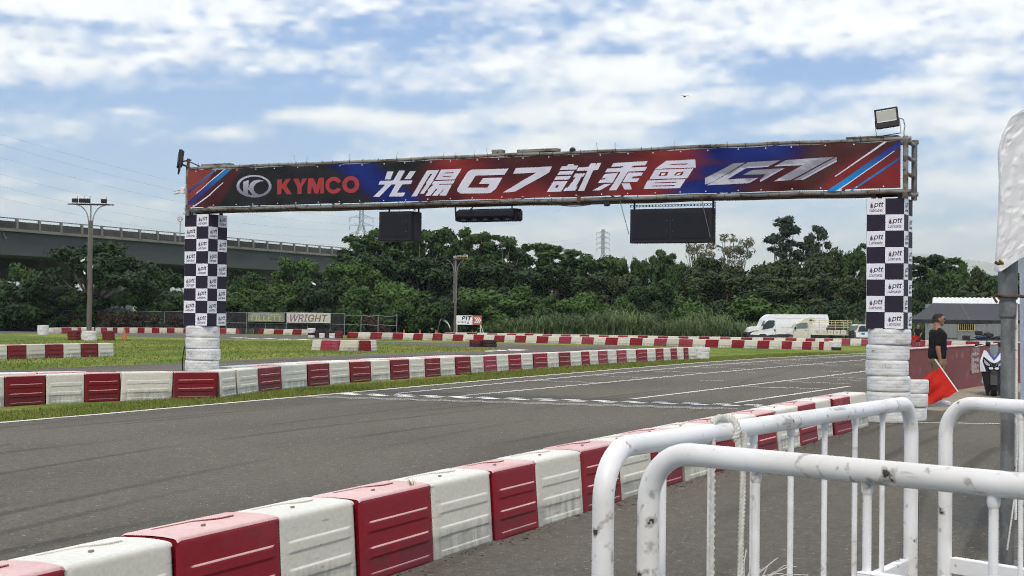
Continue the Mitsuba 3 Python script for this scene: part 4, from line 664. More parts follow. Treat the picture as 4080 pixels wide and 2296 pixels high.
pylon('distant lattice pylon above the treetops right of the light pole', 42.5, 700, 42, 9, (40.2, 37.9, 35.4, 33.0), 3.6, .5, 1.3)
def wire(a, b, sag, label, r=.014):
    t = np.linspace(0, 1, 28)[:, None]; P = np.array(a) * (1 - t) + np.array(b) * t; P[:, 2] -= sag * 4 * (t[:, 0] * (1 - t[:, 0])); single('power_line', label, 'power line', tube(P, r, 4), 'm_wire', True, group='power lines to the pylon')
for i, (za, zb, s) in enumerate([(40.8, 30.4, 3.6), (39.0, 28.6, 3.9), (36.4, 26.5, 4.1), (33.0, 24.8, 4.5), (30.6, 22.8, 4.6), (28.0, 20.6, 4.3)]):
    wire((-118, 255, za), (-47.2, 430, zb), s, f'{ORD[i + 1]} thin power line from the top of those crossing the sky at left')
for i, (z, s) in enumerate([(28.6, 6), (26.4, 6), (24.0, 6)]):
    wire((-40.3, 430, z), (42.0, 700, z + 11), s, f'{ORD[i + 1]} power line from the top between the two pylons', .022)
hx = np.linspace(-8300, 13000, 180); hd = np.linspace(0, 1, 12); HX, HD = np.meshgrid(hx, hd, indexing='ij')
ridge = 350 + 350 * meshkit.fbm(np.stack([hx / 2250, hx * 0, hx * 0 + 2], 1), 4, 3) + 170 * np.exp(-((hx - 4720) / 1070) ** 2)
struct('hills', 'faint distant hill ridge behind the trees', grid_mesh(np.stack([HX, 16000 + 2600 * HD, np.sin(HD * np.pi) * ridge[:, None] * (1 + .0 * HD) - 2], -1)), 'm_hill', True)

# ---------------------------------------------------------------- trees
def leaves(centers, radii, n, size, seed, shell=(.45, 1.0), squash=1., droop=.0, up=.5, gap=.0):
    r = np.random.default_rng(seed); C = np.asarray(centers, float); Rr = np.asarray(radii, float)
    w = (Rr.prod(1)) ** (2 / 3); idx = r.choice(len(C), n, p=w / w.sum()); d = r.normal(size=(n, 3)); d /= np.linalg.norm(d, axis=1, keepdims=True)
    rad = shell[0] + (shell[1] - shell[0]) * r.random(n) ** .6
    rad = np.where(r.random(n) < .14, rad * r.uniform(1.1, 1.5, n), rad); P = C[idx] + d * Rr[idx] * rad[:, None]
    # small clusters
    P += r.normal(0, .06, (n, 3))
    if gap: keep = meshkit.noise(P * 1.6, seed) > gap; P, d = P[keep], d[keep]; n = len(P)
    nor = d * .7 + r.normal(0, .55, (n, 3)) + [0, 0, up]; nor /= np.linalg.norm(nor, axis=1, keepdims=True)
    t = np.cross(nor, r.normal(size=(n, 3))); t /= np.linalg.norm(t, axis=1, keepdims=True); b = np.cross(nor, t); s = size * r.uniform(.6, 1.35, n)[:, None]
    a0 = P - t * s; a1 = P + b * s * .5 - nor * s * .12; a2 = P + t * s + [0, 0, -droop * size]; a3 = P - b * s * .5 - nor * s * .12
    v = np.stack([a0, a1, a2, a3], 1).reshape(-1, 3); k = np.arange(n)[:, None] * 4
    return trimesh.Trimesh(v, np.vstack([k + [0, 1, 2], k + [0, 2, 3]]), process=False)
def limb_mesh(h, lobes, seed, r0=.16, split=.35):
    r = np.random.default_rng(seed); base = np.array([0, 0, -.2]); fork = np.array([r.normal(0, .15), r.normal(0, .15), h * split]); ms = [tube([base, (base + fork) / 2 + r.normal(0, .05, 3), fork], [r0 * 1.25, r0, r0 * .85], 7)]
    for c in lobes:
        m = fork * .45 + np.array(c) * .55 + r.normal(0, .18, 3); ms.append(tube([fork, m, np.array(c)], [r0 * .6, r0 * .38, r0 * .12], 5))
    return cat(ms)
def lobes_for(kind, seed):
    r = np.random.default_rng(seed); L = []; U = r.uniform
    if kind == 'bush':      # unit: height 1, half width 1
        for i in range(34): a = U(0, 6.28); q = math.sqrt(r.random()) * .86; L.append(((q * math.cos(a), q * math.sin(a), U(.16, .90) * (1 - .38 * q ** 2)), (U(.16, .32), U(.16, .32), U(.07, .15))))
    if kind == 'round':
        for i in range(46): a = U(0, 6.28); z = U(.12, .93); q = r.random() ** .6 * .95 * math.sqrt(max(1 - ((z - .45) / .56) ** 2, .04)); L.append(((q * math.cos(a), q * math.sin(a), z), (U(.14, .30), U(.14, .30), U(.04, .09))))
    if kind == 'tall':
        for i in range(52): a = U(0, 6.28); z = .16 + .81 * (i + r.random()) / 52; q = r.random() ** .6 * 1.05 * max(.16, 1 - (abs(z - .55) / .5) ** 2.2) ** .6; L.append(((q * math.cos(a), q * math.sin(a), z), (U(.16, .36), U(.16, .36), U(.022, .05))))
    if kind == 'umbrella':
        for i in range(46): a = U(0, 6.28); q = math.sqrt(r.random()) * .95; L.append(((q * math.cos(a), q * math.sin(a), .90 - .40 * q ** 2 - U(0, .24)), (U(.13, .26), U(.13, .26), U(.03, .07))))
    if kind == 'casuarina':
        for i in range(60): z = .20 + .78 * (i + r.random()) / 60; a = U(0, 6.28); q = r.random() ** .5 * min(1.05, 1.6 * (1 - z) ** .6) * (1 + .2 * math.sin(z * 29 + a)); L.append(((q * math.cos(a), q * math.sin(a), z), (U(.10, .26), U(.10, .26), U(.014, .03))))
    if kind == 'sparse':
        for i in range(110): a = U(0, 6.28); z = U(.30, .99); q = r.random() ** .5 * 1.1 * math.sqrt(max(1 - ((z - .58) / .48) ** 2, .05)); L.append(((q * math.cos(a), q * math.sin(a), z), (U(.07, .2), U(.07, .2), U(.012, .04))))
    return L
SPEC = {'bush': (4.5, 2.7, 9500, .19, .12), 'round': (7.5, 3.2, 13000, .20, .14), 'tall': (11., 1.9, 10500, .19, .20), 'umbrella': (9., 4.4, 13000, .19, .18), 'casuarina': (14., 3.1, 12000, .17, .26), 'sparse': (11., 2.4, 3600, .14, .30)}
TP = {}
LEAF = {c: 'm_leaf_' + c for c in 'dmlbcs'}
def tree_proto(kind, var):
    if (kind, var) in TP: return TP[kind, var]
    h, w, n, s, gap = SPEC[kind]; L = lobes_for(kind, 100 * var + len(kind) * 7 + 3); C = [(c[0] * w, c[1] * w, c[2] * h) for c, _ in L]; R = [(q[0] * w, q[1] * w, q[2] * h) for _, q in L]
    cr = leaves(C, R, n, s, var * 31 + len(kind), gap=gap, up=.35 if kind in ('tall', 'sparse') else .55, droop=.5)
    tk = limb_mesh(h, C[::2], var + 5, {'bush': .10, 'umbrella': .22, 'casuarina': .2}.get(kind, .15), {'bush': .12, 'umbrella': .28, 'tall': .2, 'casuarina': .3, 'round': .22, 'sparse': .3}[kind])
    path = meshkit.write_ply(cr); TP[kind, var] = ({'type': 'ply', 'filename': path, 'face_normals': True}, mikit.ply(tk, 'm_bark_pale' if kind in ('sparse', 'tall') else 'm_bark', True)); return TP[kind, var]
TREES = [
('umbrella','d',-39.6,142,9.3,10.8),
('bush','m',-47.9,146,7.1,5.7),
('bush','d',-44.9,141,5.0,7.1),
('bush','d',-41.3,141,4.3,5.7),
('bush','d',-48.2,141,4.7,5.2),
('round','d',-35.1,147,6.3,5.7),
('bush','m',-35.4,142,4.5,5.3),
('bush','d',-31.9,142,4.4,5.2),
('round','m',-26.1,147,6.1,4.7),
('bush','d',-28.6,143,5.0,5.8),
('bush','m',-26.3,141,4.0,5.2),
('round','l',-21.1,146,7.5,4.9),
('bush','m',-22.1,143,5.1,5.8),
('round','l',-16.2,148,7.5,6.0),
('bush','d',-18.1,143,5.4,5.5),
('bush','l',-11.2,142,5.6,6.0),
('bush','m',-14.1,140,4.6,5.2),
('bush','m',-8.9,139,4.3,4.9),
('bush','d',-5.6,138,3.7,3.7),
('bush','l',-2.8,139,4.9,7.3),
('bush','m',1.2,141,5.0,5.2),
('tall','m',-16.2,160,10.4,4.3),
('tall','m',-15.1,163,11.5,2.5),
('tall','m',-12.5,162,11.0,4.4),
('tall','m',-9.5,161,11.4,3.4),
('tall','m',-7.5,163,11.5,3.3),
('tall','m',-5.6,160,11.5,2.4),
('tall','m',-3.5,162,11.0,3.8),
('tall','m',-0.9,161,10.8,3.4),
('tall','m',1.5,163,10.0,3.7),
('tall','m',4.7,160,9.8,4.3),
('round','d',-14.5,154,8.3,6.5),
('round','d',-8.9,156,8.4,7.9),
('round','d',-2.3,154,7.8,7.8),
('round','d',3.6,153,7.3,7.7),
('round','m',9.3,158,8.7,6.6),
('umbrella','m',11.9,160,9.6,2.6),
('round','m',14.2,159,9.2,3.5),
('tall','m',16.3,160,9.9,2.3),
('round','m',17.7,158,8.4,3.2),
('sparse','s',20.7,166,11.1,3.6),
('sparse','s',24.6,168,12.0,5.1),
('round','b',21.5,156,9.0,7.4),
('casuarina','c',31.1,171,14.3,6.2),
('tall','c',35.1,171,13.4,2.2),
('round','b',28.1,159,8.9,6.4),
('round','b',32.7,158,10.0,5.9),
('round','m',36.4,159,9.9,4.3),
('tall','m',37.9,160,10.9,1.6),
('round','b',10.1,150,6.8,6.6),
('round','m',13.9,147,6.2,5.4),
('round','b',20.6,151,7.1,7.9),
('round','b',26.3,150,7.1,7.3),
('round','b',31.6,150,7.2,7.3),
('round','b',35.1,149,6.9,5.5),
('bush','l',6.6,136,4.5,4.4),
('bush','m',9.7,134,4.0,3.8),
('bush','l',15.5,135,4.7,4.8),
('bush','l',21.5,136,4.6,7.6),
('bush','l',25.2,135,4.0,5.0),
('bush','d',12.9,134,4.0,2.9),
('bush','m',3.9,137,3.9,4.2),
('bush','d',18.9,135,4.2,4.1),
('tall','d',44.6,160,9.5,4.3),
('tall','m',47.5,162,9.5,3.3),
('tall','m',48.4,160,8.7,1.3),
('round','b',49.4,156,8.2,4.2),
('round','m',43.7,151,7.7,4.6),
('bush','d',40.6,146,6.6,3.7),
('bush','b',44.2,145,6.4,7.3),
('round','m',51.7,152,7.8,5.6),
('bush','d',37.8,142,5.3,4.1),
('bush','m',39.5,139,4.5,3.5),
('bush','d',47.2,143,5.6,5.3),
('bush','d',35.6,145,5.5,4.9),
('bush','d',31.3,144,4.7,5.3),
('round','m',-56.1,150,6.9,6.6),
('round','m',57.3,152,8.2,6.7)]
REEDS = [
(0.4,125,2.1,3.2),(2.3,125,2.3,3.2),(4.2,125,2.5,3.2),(6.1,125,2.4,3.2),(8.0,125,2.8,3.4),(9.9,125,3.0,3.6),(11.3,125,2.8,2.7),(13.7,125,2.6,2.3),(14.8,125,2.9,2.7),(16.8,129,3.5,3.5),(17.8,125,2.8,3.2),(19.5,125,2.5,2.7),(-1.4,125,1.4,2.5),(30.7,125,3.1,3.2),(33.7,125,3.3,2.5),(28.6,125,2.8,3.2),
]
KN = {'bush': 'shrub', 'round': 'leafy_tree', 'tall': 'slender_tree', 'umbrella': 'umbrella_tree', 'casuarina': 'tall_pine', 'sparse': 'bare_tree'}
KW = {'bush': 'dense shrub', 'round': 'leafy tree', 'tall': 'tall slender tree', 'umbrella': 'flat crowned tree', 'casuarina': 'tall dark pine', 'sparse': 'thin half bare tree'}
TW = {'d': 'dark green', 'm': 'mid green', 'l': 'light green', 'b': 'brownish green', 'c': 'blue green', 's': 'pale grey'}
order = sorted(range(len(TREES)), key=lambda i: TREES[i][2] / TREES[i][3]); rank = {}
for n_, i in enumerate(order):
    key = (TREES[i][0], TREES[i][1]); rank[i] = sum(1 for j in order[:n_] if (TREES[j][0], TREES[j][1]) == key) + 1
tot = {}
for t in TREES: tot[t[0], t[1]] = tot.get((t[0], t[1]), 0) + 1
rt = np.random.default_rng(9)
for i, (kind, tone, x, y, h, w) in enumerate(TREES):
    cr, tk = tree_proto(kind, i % {'bush': 4, 'round': 4, 'tall': 4, 'umbrella': 2, 'casuarina': 1, 'sparse': 2}[kind]); H, W = SPEC[kind][:2]
    sx = (w / 2) / W * {'tall': 1.42, 'casuarina': 1.25}.get(kind, 1.15); M = tr(x, y, Z(x, y)) @ rz(rt.uniform(0, 6.28)) @ sc(sx, sx, h / H * 1.0)
    where = 'beyond the track'
    k = thing(KN[kind], f'{TW[tone]} {KW[kind]}' + (f', {ORD[rank[i]] if rank[i] < len(ORD) else str(rank[i]) + "th"} such from the left {where}' if tot[kind, tone] > 1 else f' standing {where}'), 'shrub' if kind == 'bush' else 'tree', 'shrubs beyond the track' if kind == 'bush' else 'trees beyond the track')
    kk = k + '__crown'; used.add(kk); scene[kk] = {**placed(cr, M), 'bsdf': {'type': 'ref', 'id': LEAF[tone]}}; kk = k + '__trunk'; used.add(kk); scene[kk] = placed(tk, M)
# far wood closing the view between the trunks
r = np.random.default_rng(12); n = 210; cx_ = r.uniform(-85, 85, n); cy_ = 172 + r.uniform(0, 22, n); keep = ~((cx_ < -34))
cx_ = cx_[keep]; cy_ = cy_[keep]; hh = r.uniform(3.2, 6.0, len(cx_)); C = np.stack([cx_, cy_, hh * .55 - .7], 1); R = np.stack([r.uniform(2.2, 3.6, len(cx_)), r.uniform(2, 3, len(cx_)), hh * .5], 1)
single('far_wood', 'dark continuous wood seen between the tree trunks', 'wood', leaves(C, R, 42000, .30, 77, gap=.05), 'm_leaf_d', kind='stuff')
n = 90; x = np.r_[r.uniform(-52, -9, 60), r.uniform(-9, 24, 30)]; y = np.where(x < -9, 141.5, 139.5) + r.normal(0, .8, n); C = np.stack([x, y, np.full(n, .35)], 1); R = np.stack([r.uniform(1.2, 2, n), r.uniform(.7, 1.0, n), r.uniform(.9, 1.5, n)], 1)
single('undergrowth', 'dark tangled undergrowth along the foot of the trees', 'undergrowth', leaves(C, R, 26000, .16, 78, gap=.1), 'm_leaf_d', kind='stuff')
def vine(label, x0, x1, y, h, seed):
    r = np.random.default_rng(seed); n = int((x1 - x0) * 3); x = r.uniform(x0, x1, n); C = np.stack([x, y + r.normal(0, .3, n), r.uniform(-.3, h, n)], 1); R = np.stack([r.uniform(.5, .9, n), r.uniform(.3, .5, n), r.uniform(.25, .5, n)], 1)
    single('dry_vines', label, 'vines', cat([leaves(C, R, int(900 * (x1 - x0)), .12, seed, droop=1.0)]), 'm_vine', kind='stuff')
vine('brown dry vines hanging on the fence right of the left light pole', -41, -29.5, 139.6, 1.0, 5); vine('brown dry vines behind the bent fence left of the direction sign', -17.5, -11.5, 138.2, .9, 6)
# tall reeds
def reed_mesh(seed, n=420):
    r = np.random.default_rng(seed); a = r.uniform(0, 6.28, n); q = np.sqrt(r.random(n)) * .75; x, y = q * np.cos(a), q * np.sin(a); h = r.uniform(.55, 1.0, n) * (1 - .35 * q); b = r.uniform(0, 6.28, n); out = r.uniform(.45, 1.1, n); w = r.uniform(.022, .042, n)
    ts = [0, .4, .72, .92, 1.0]; fz = [0, .55, .92, .98, .76]; fo = [0, .10, .38, .85, 1.3]; V = []
    for t, z, o in zip(ts, fz, fo):
        px, py, pz = x + np.cos(b) * out * o, y + np.sin(b) * out * o, h * z - .03; ww = w * (1 - t) ** .6 + .001; V.append(np.stack([np.stack([px - np.sin(b) * ww, py + np.cos(b) * ww, pz], 1), np.stack([px + np.sin(b) * ww, py - np.cos(b) * ww, pz], 1)], 1))
    V = np.stack(V, 1).reshape(n, 10, 3); f = []
    for j in range(4): f += [[2 * j, 2 * j + 1, 2 * j + 3], [2 * j, 2 * j + 3, 2 * j + 2]]
    f = np.array(f); return trimesh.Trimesh(V.reshape(-1, 3), (np.arange(n)[:, None, None] * 10 + f[None]).reshape(-1, 3), process=False)
RP = [mikit.ply(reed_mesh(60 + i, 340), 'm_reed') for i in range(4)]; ro = sorted(range(len(REEDS)), key=lambda i: REEDS[i][0])
for n_, i in enumerate(ro):
    x, y, h, w = REEDS[i]; k = numbered('reed_clump'); scene[k] = placed(RP[i % 4], tr(x, y, Z(x, y)) @ rz(i * 1.7) @ sc(w * .62, w * .5, h * 1.08)); labels[k] = {'label': f'clump of tall arching reeds, the {ORD[n_ + 1]} from the left behind the barriers', 'category': 'reeds', 'group': 'reed clumps behind the barriers'}

# ---------------------------------------------------------------- light poles, fence, boards, signs in the infield
def light_pole(label, x, y, top, r0, heads, M0, wid):
    t = thing('light_pole', label, 'light pole', 'floodlight poles'); g = Z(x, y); M = tr(x, y, g) @ M0; H = top - g
    part(t, 'pole', TM(tube([(0, 0, -.3), (.02, 0, H * .45), (0, 0, H - 1.0)], [r0, r0 * .85, r0 * .72], 12), M), 'm_pole', True); part(t, 'spar', TM(tube([(0, 0, H * .5), (0, 0, H)], .045, 8), M), 'm_steel_grey', True)
    for s in (-1, 1):
        tt = np.linspace(0, 1, 10); part(t, 'brace', TM(tube(np.stack([s * (.12 + (wid * .27) * (1 - np.cos(tt * np.pi / 2))), 0 * tt, H - 1.15 + 1.1 * np.sin(tt * np.pi / 2)], 1), .035, 6), M), 'm_steel_grey', True); part(t, 'down_pipe', TM(tube([(s * .12, 0, H - 1.15), (s * .12, 0, H * .45)], .03, 6), M), 'm_steel_grey', True)
    tt = np.linspace(0, 2 * np.pi, 33); part(t, 'ring', TM(tube(np.stack([wid / 2 * np.cos(tt), .28 * np.sin(tt), np.full(33, H)], 1), .035, 6, True), M), 'm_ring', True)
    for hx_, b in heads:
        k = part(t, 'lamp', TM(rbox((hx_, -.05, H + .22), (.34, .22, .26), .03), M), 'm_plastic_dark' if not b else 'm_yellow'); part(k, 'bracket', TM(tube([(hx_ + .14, .05, H), (hx_ + .14, .05, H + .5)], .02, 5), M), 'm_steel_grey'); part(k, 'face', TM(rbox((hx_, -.165, H + .21), (.28, .02, .19), .006), M), 'm_groove' if not b else 'm_plastic_dark')
light_pole('nearer weathered light pole with a ring of floodlights at left', -25.9, 91.4, 7.95, .17, [(-.95, 0), (-.55, 0), (-.2, 0), (.78, 0)], rz(.12), 2.75)
light_pole('farther light pole rising before the trees by the direction sign', -4.76, 125.2, 5.98, .12, [(-.9, 0), (.25, 1), (.55, 1), (.85, 1)], rz(-.1), 2.2)
fn = thing('wire_fence', 'rusty pipe and wire fence with dark netting along the trees', 'fence')
FP = [(-50, 141.0), (-46.5, 140.7), (-43, 140.4), (-39.5, 140.1), (-36, 139.8), (-32.5, 139.5), (-29, 139.2), (-26.6, 139.0), (-24.6, 138.3), (-22.8, 138.0), (-20.8, 137.6), (-18.8, 137.4), (-16.7, 137.2), (-15.36, 137.1), (-13.8, 136.6), (-12.2, 136.2), (-10.5, 136.2)]
for i, (x, y) in enumerate(FP):
    part(fn, 'post', tube([(x, y, Z(x, y) - .2), (x + .02, y, 1.38 if i != 14 else 1.15)], .035, 6), 'm_steel_grey', True)
    if i: (a, b) = FP[i - 1]; hz = lambda q, w: (q[0], q[1], w); part(fn, 'rail', cat([tube([hz(FP[i - 1], 1.36 if i < 14 else 1.22), ((a + x) / 2, (b + y) / 2, 1.33 if i < 14 else 1.12), hz((x, y), 1.36 if i < 14 else 1.2)], .028, 5), tube([hz(FP[i - 1], .36), hz((x, y), .36 if i < 14 else .3)], .025, 5)]), 'm_steel_grey', True)
nt = []
for i in range(13):
    (a, b), (x, y) = FP[i], FP[i + 1]; L = math.hypot(x - a, y - b); 
    for s in np.arange(0, L, .11): q = s / L; nt.append(bar((a + (x - a) * q, b + (y - b) * q + .04, -.68), (a + (x - a) * q, b + (y - b) * q + .04, 1.3), .07, .004))
k = part(fn, 'netting', cat(nt), 'm_tentdark'); labels[k] = {'kind': 'stuff', 'label': 'dark shade netting on the fence'}
def hoarding(label, x0, y0, x1, y1, z0, z1, bsdf, words):
    t = thing('hoarding', label, 'banner', 'old banners on the fence'); a = np.array([x0, y0, 0.]); b = np.array([x1, y1, 0.]); L = np.linalg.norm(b - a); u = (b - a) / L; M = frame(u, [0, 0, 1], np.cross(u, [0, 0, 1]), a + [0, 0, z0])
    part(t, 'panel', TM(rbox((L / 2, (z1 - z0) / 2, 0), (L, z1 - z0, .03), .01), M), bsdf)
    for wd, bb, q, sh in words: part(t, 'lettering', TM(fit(meshkit.text_mesh(wd, .5, bold=True), q[0] * L, q[1] * L, q[2] * (z1 - z0), q[3] * (z1 - z0), sh), M @ tr(0, 0, .017) @ sc(1, 1, 6)), bb)
hoarding('faded grey banner with pale TILLETT lettering on the fence', -24.4, 137.9, -20.92, 137.4, .50, 1.36, 'm_signfaded', [('TILLETT', 'm_tillett', (.05, .93, .12, .68), .08), ('ALWAYS THE RACER', 'm_signwhite', (.12, .86, .76, .90), 0)])
hoarding('weathered white banner reading WRIGHT in faded brown on the fence', -20.70, 137.3, -16.6, 136.7, .45, 1.38, 'm_signwhite', [('WRIGHT', 'm_wright', (.04, .90, .10, .84), .22)])
pit = thing('direction_sign', 'white and red PIT direction board on posts beside the light pole', 'sign'); PM = frame([1, 0, 0], [0, 0, 1], [0, -1, 0], [-4.55, 122.6, .56]); P_ = lambda n, m, b: part(pit, n, TM(m, PM), b)
P_('panel', rbox((.665, .385, 0), (1.33, .77, .04), .01), 'm_white'); P_('red_panel', rbox((1.715, .385, 0), (.77, .77, .04), .01), 'm_pitred'); sh_ = lambda q: [(x + .20 * (y - .38), y) for x, y in q]
for q in ([[(.44, .38), (.53, .38), (.53, .49), (.64, .49), (.70, .55), (.70, .67), (.64, .73), (.44, .73)], [(.53, .57), (.61, .57), (.61, .65), (.53, .65)]], [[(.76, .38), (.86, .38), (.86, .73), (.76, .73)]], [[(.99, .38), (1.09, .38), (1.09, .64), (1.20, .64), (1.20, .73), (.90, .73), (.90, .64), (.99, .64)]]): P_('letter', TM(ext(Polygon(sh_(q[0]), [sh_(h) for h in q[1:]]), .006), tr(0, 0, .021)), 'm_ink')
P_('small_lettering', TM(fit(meshkit.text_mesh('GARAGE', .2, bold=True), .10, .80, .17, .29, .1), tr(0, 0, .021) @ sc(1, 1, 5)), 'm_ink'); P_('triangle', TM(ext([(.86, .10), (1.08, .10), (.97, .29)], .006), tr(0, 0, .021)), 'm_pitred')
for i in range(3): x = 1.45 + .17 * i; P_('chevron', TM(ext([(x, .62), (x + .10, .62), (x + .28, .385), (x + .10, .15), (x, .15), (x + .18, .385)], .006), tr(0, 0, .021)), 'm_white')
for x in (.06, 1.98): P_('post', bar((x, -1.2, -.03), (x, .05, -.03), .05), 'm_white')
P_('stay', bar((2.02, .0, -.03), (2.42, -1.15, -.1), .04), 'm_white')
def cone(x, y, h, label):
    t = thing('traffic_cone', label, 'traffic cone', 'orange traffic cones'); M = tr(x, y, Z(x, y)); part(t, 'body', TM(lathe([(.16 * h / .7, .03), (.15 * h / .7, .05), (.035, h - .02), (.02, h)], 20), M), 'm_orange', True); part(t, 'base', TM(rbox((0, 0, .02), (.48 * h / .7, .48 * h / .7, .04), .01), M), 'm_rust')
cone(-24.4, 94.0, .78, 'faded orange traffic cone standing alone on the left infield grass')
for i, x in enumerate((-8.45, -7.2, -5.95)): cone(x, 117.3, .72, f'{ORD[i + 1]} from the left of three small orange cones behind the front far row')
r = np.random.default_rng(8); tt = np.linspace(0, 1, 26); wq = np.linspace(-1, 1, 9); TT, WW = np.meshgrid(tt, wq, indexing='ij'); ang = np.pi * (1 - TT); Pm = np.stack([-5.55 + .95 * np.cos(ang) * .55 + .10 * np.sin(TT * 9), 120.6 + WW * .25 * (1 + .3 * np.sin(TT * 7)), Z(-5.5, 120.6) + 1.55 * np.sin(ang) ** .7 + .08 * np.sin(WW * 5 + TT * 11)], -1)
bagm = grid_mesh(Pm); b2 = bagm.copy(); b2.vertices = b2.vertices * 1.0 + [0.0, .0, -.05]; b2.invert(); single('plastic_sheet', 'green and white plastic sheet bent into an arch behind the barriers', 'plastic sheet', cat([bagm, b2]), 'm_bag', True)
bd = thing('bird', 'small dark bird gliding high against the clouds', 'bird'); BM = tr(17.2, 150, 23.6) @ rz(.4) @ sc(1.15); part(bd, 'body', TM(trimesh.creation.icosphere(2, 1), BM @ sc(.07, .20, .06)), 'm_darkgrey', True)
for s in (-1, 1): q = np.array([(0, .08, .02), (s * .22, .05, .10), (s * .50, -.04, .06)]); part(bd, 'wing', TM(grid_mesh(np.stack([q + [0, .05, 0], q + [0, -.02, .012], q - [0, .07, 0]], 1)), BM), 'm_darkgrey', True)

scene['haze_air'] = {'type': 'homogeneous', 'albedo': {'type': 'rgb', 'value': [.965, .975, .985]}, 'sigma_t': {'type': 'rgb', 'value': [.95e-4, 1.0e-4, 1.08e-4]}}
# ---------------------------------------------------------------- vehicles
def prof_map(pts, x0, px0, z0, py0, k): return [(x0 + (a - px0) * k, z0 - (b - py0) * k) for a, b in pts]
def wheel(x, y0, y1, z, r):
    m = lathe([(r * .55, -.5), (r * .92, -.5), (r, -.4), (r, .4), (r * .92, .5), (r * .55, .5)], 28); return TM(TM(m, sc(1, 1, y1 - y0)), tr(x, (y0 + y1) / 2, z) @ rx(math.pi / 2))
def hub(x, y, z, r): return TM(lathe([(0, -.03), (r * .5, -.03), (r * .56, 0), (r * .56, .05)], 20), tr(x, y, z) @ rx(math.pi / 2))
VG = -1.05
def lower_hull(profile, y0, y1, tuck=.10):
    """body shell: the side profile, with the upper part leaning in"""
    m = prism_x(profile, y0, y1); v, f = trimesh.remesh.subdivide_to_size(m.vertices, m.faces, .35); v = v.copy(); mid = (y0 + y1) / 2; top = max(p[1] for p in profile); low = top - 1.1; lean = tuck * ss(low, top, v[:, 2]); v[:, 1] = mid + (v[:, 1] - mid) * (1 - lean); return trimesh.Trimesh(v, f, process=True)
vq = lambda pts: prof_map(pts, 19.327, 340, 1.744, 145, .004773)
van = thing('van', 'long white panel van with a high roof parked behind the barriers', 'van')
part(van, 'body', lower_hull(vq([(345, 520), (341, 485), (352, 440), (372, 400), (400, 382), (455, 370), (560, 364), (605, 252), (640, 205), (690, 166), (740, 150), (1690, 143), (1714, 152), (1728, 230), (1736, 400), (1736, 560), (345, 560)]), 122, 124.1, .09), 'm_white_gloss', 25)
def flat_panel(pts, y, th=.012): return prism_x(pts, y - th, y)
part(van, 'side_window', flat_panel(vq([(578, 416), (612, 345), (650, 290), (690, 256), (800, 254), (801, 330), (770, 378), (690, 398)]), 122.02, .06), 'm_glass_dark')
part(van, 'windscreen', TM(prism_x(vq([(566, 356), (604, 262), (640, 262), (596, 360)]), 121.975, 124.0), np.eye(4)), 'm_glass_pale')
part(van, 'bumper', prism_x(vq([(338, 525), (338, 480), (350, 455), (362, 500), (520, 510), (560, 490), (640, 490), (670, 512), (880, 490), (1740, 488), (1740, 565), (345, 565)]), 121.985, 124.12), 'm_plastic_dark')
part(van, 'grille', prism_x(vq([(346, 500), (350, 470), (372, 458), (440, 440), (452, 448), (400, 470), (372, 505)]), 121.98, 124.0), 'm_black'); part(van, 'headlight', flat_panel(vq([(440, 442), (468, 424), (520, 420), (530, 428), (500, 446)]), 121.995, .04), 'm_lampglass'); part(van, 'mirror', rbox((19.327 + .255 * 4.773 + .1, 121.85, .76), (.14, .22, .34), .03), 'm_plastic_dark'); part(van, 'door_handle', flat_panel(vq([(792, 410), (805, 405), (818, 412), (818, 440), (805, 446), (792, 440)]), 121.995, .03), 'm_black')
part(van, 'side_seam', cat([bar((*vq([(830, 218)])[0][:1], 122.02, vq([(830, 218)])[0][1]), (vq([(1680, 212)])[0][0], 122.04, vq([(1680, 212)])[0][1]), .012), bar((vq([(818, 260)])[0][0], 121.995, 1.15), (vq([(818, 490)])[0][0], 121.995, .1), .012), bar((vq([(910, 372)])[0][0], 121.995, vq([(910, 372)])[0][1]), (vq([(1100, 372)])[0][0], 121.995, vq([(1100, 372)])[0][1]), .02)]), 'm_steel_grey')
for x in (20.55, 24.7):
    for y in ((121.99, 122.25), (123.9, 124.15)): k = part(van, 'wheel', wheel(x, *y, VG + .36, .36), 'm_tyre_black', True); part(k, 'rim', hub(x, y[0], VG + .36, .36), 'm_galv', True)
tq = lambda pts: prof_map(pts, 22.234, 1065, .118, 500, .004656)
trk = thing('pickup_truck', 'cream white light truck with a railed cargo bed before the van', 'truck')
part(trk, 'cab', lower_hull(tq([(1120, 560), (1118, 505), (1072, 498), (1070, 486), (1092, 450), (1122, 408), (1165, 345), (1212, 300), (1250, 286), (1405, 284), (1416, 300), (1418, 560)]), 119, 120.7, .07), 'm_cream', 25)
part(trk, 'side_window', flat_panel(tq([(1165, 392), (1222, 310), (1250, 299), (1362, 298), (1362, 385), (1290, 388)]), 119.03, .06), 'm_glass_pale'); part(trk, 'window_pillar', bar((tq([(1275, 388)])[0][0], 118.965, tq([(0, 388)])[0][1]), (tq([(1335, 300)])[0][0], 118.965, tq([(0, 300)])[0][1]), .02), 'm_plastic_dark'); part(trk, 'windscreen', prism_x(tq([(1128, 398), (1168, 340), (1210, 303), (1222, 306), (1150, 398)]), 119.02, 120.65), 'm_glass_pale'); part(trk, 'bumper', rbox((22.28, 119.85, .07), (.16, 1.72, .12), .02), 'm_plastic_dark'); part(trk, 'mirror', rbox((22.62, 118.88, .63), (.12, .2, .2), .03), 'm_black'); part(trk, 'door_handle', rbox((23.5, 118.985, .44), (.12, .03, .04), .01), 'm_black'); many(trk, 'door_seam', [bar((22.5, 118.99, -.1), (22.5, 118.99, .5), .012), bar((23.66, 118.99, -.1), (23.66, 118.99, 1.0), .012)], 'm_steel_grey')
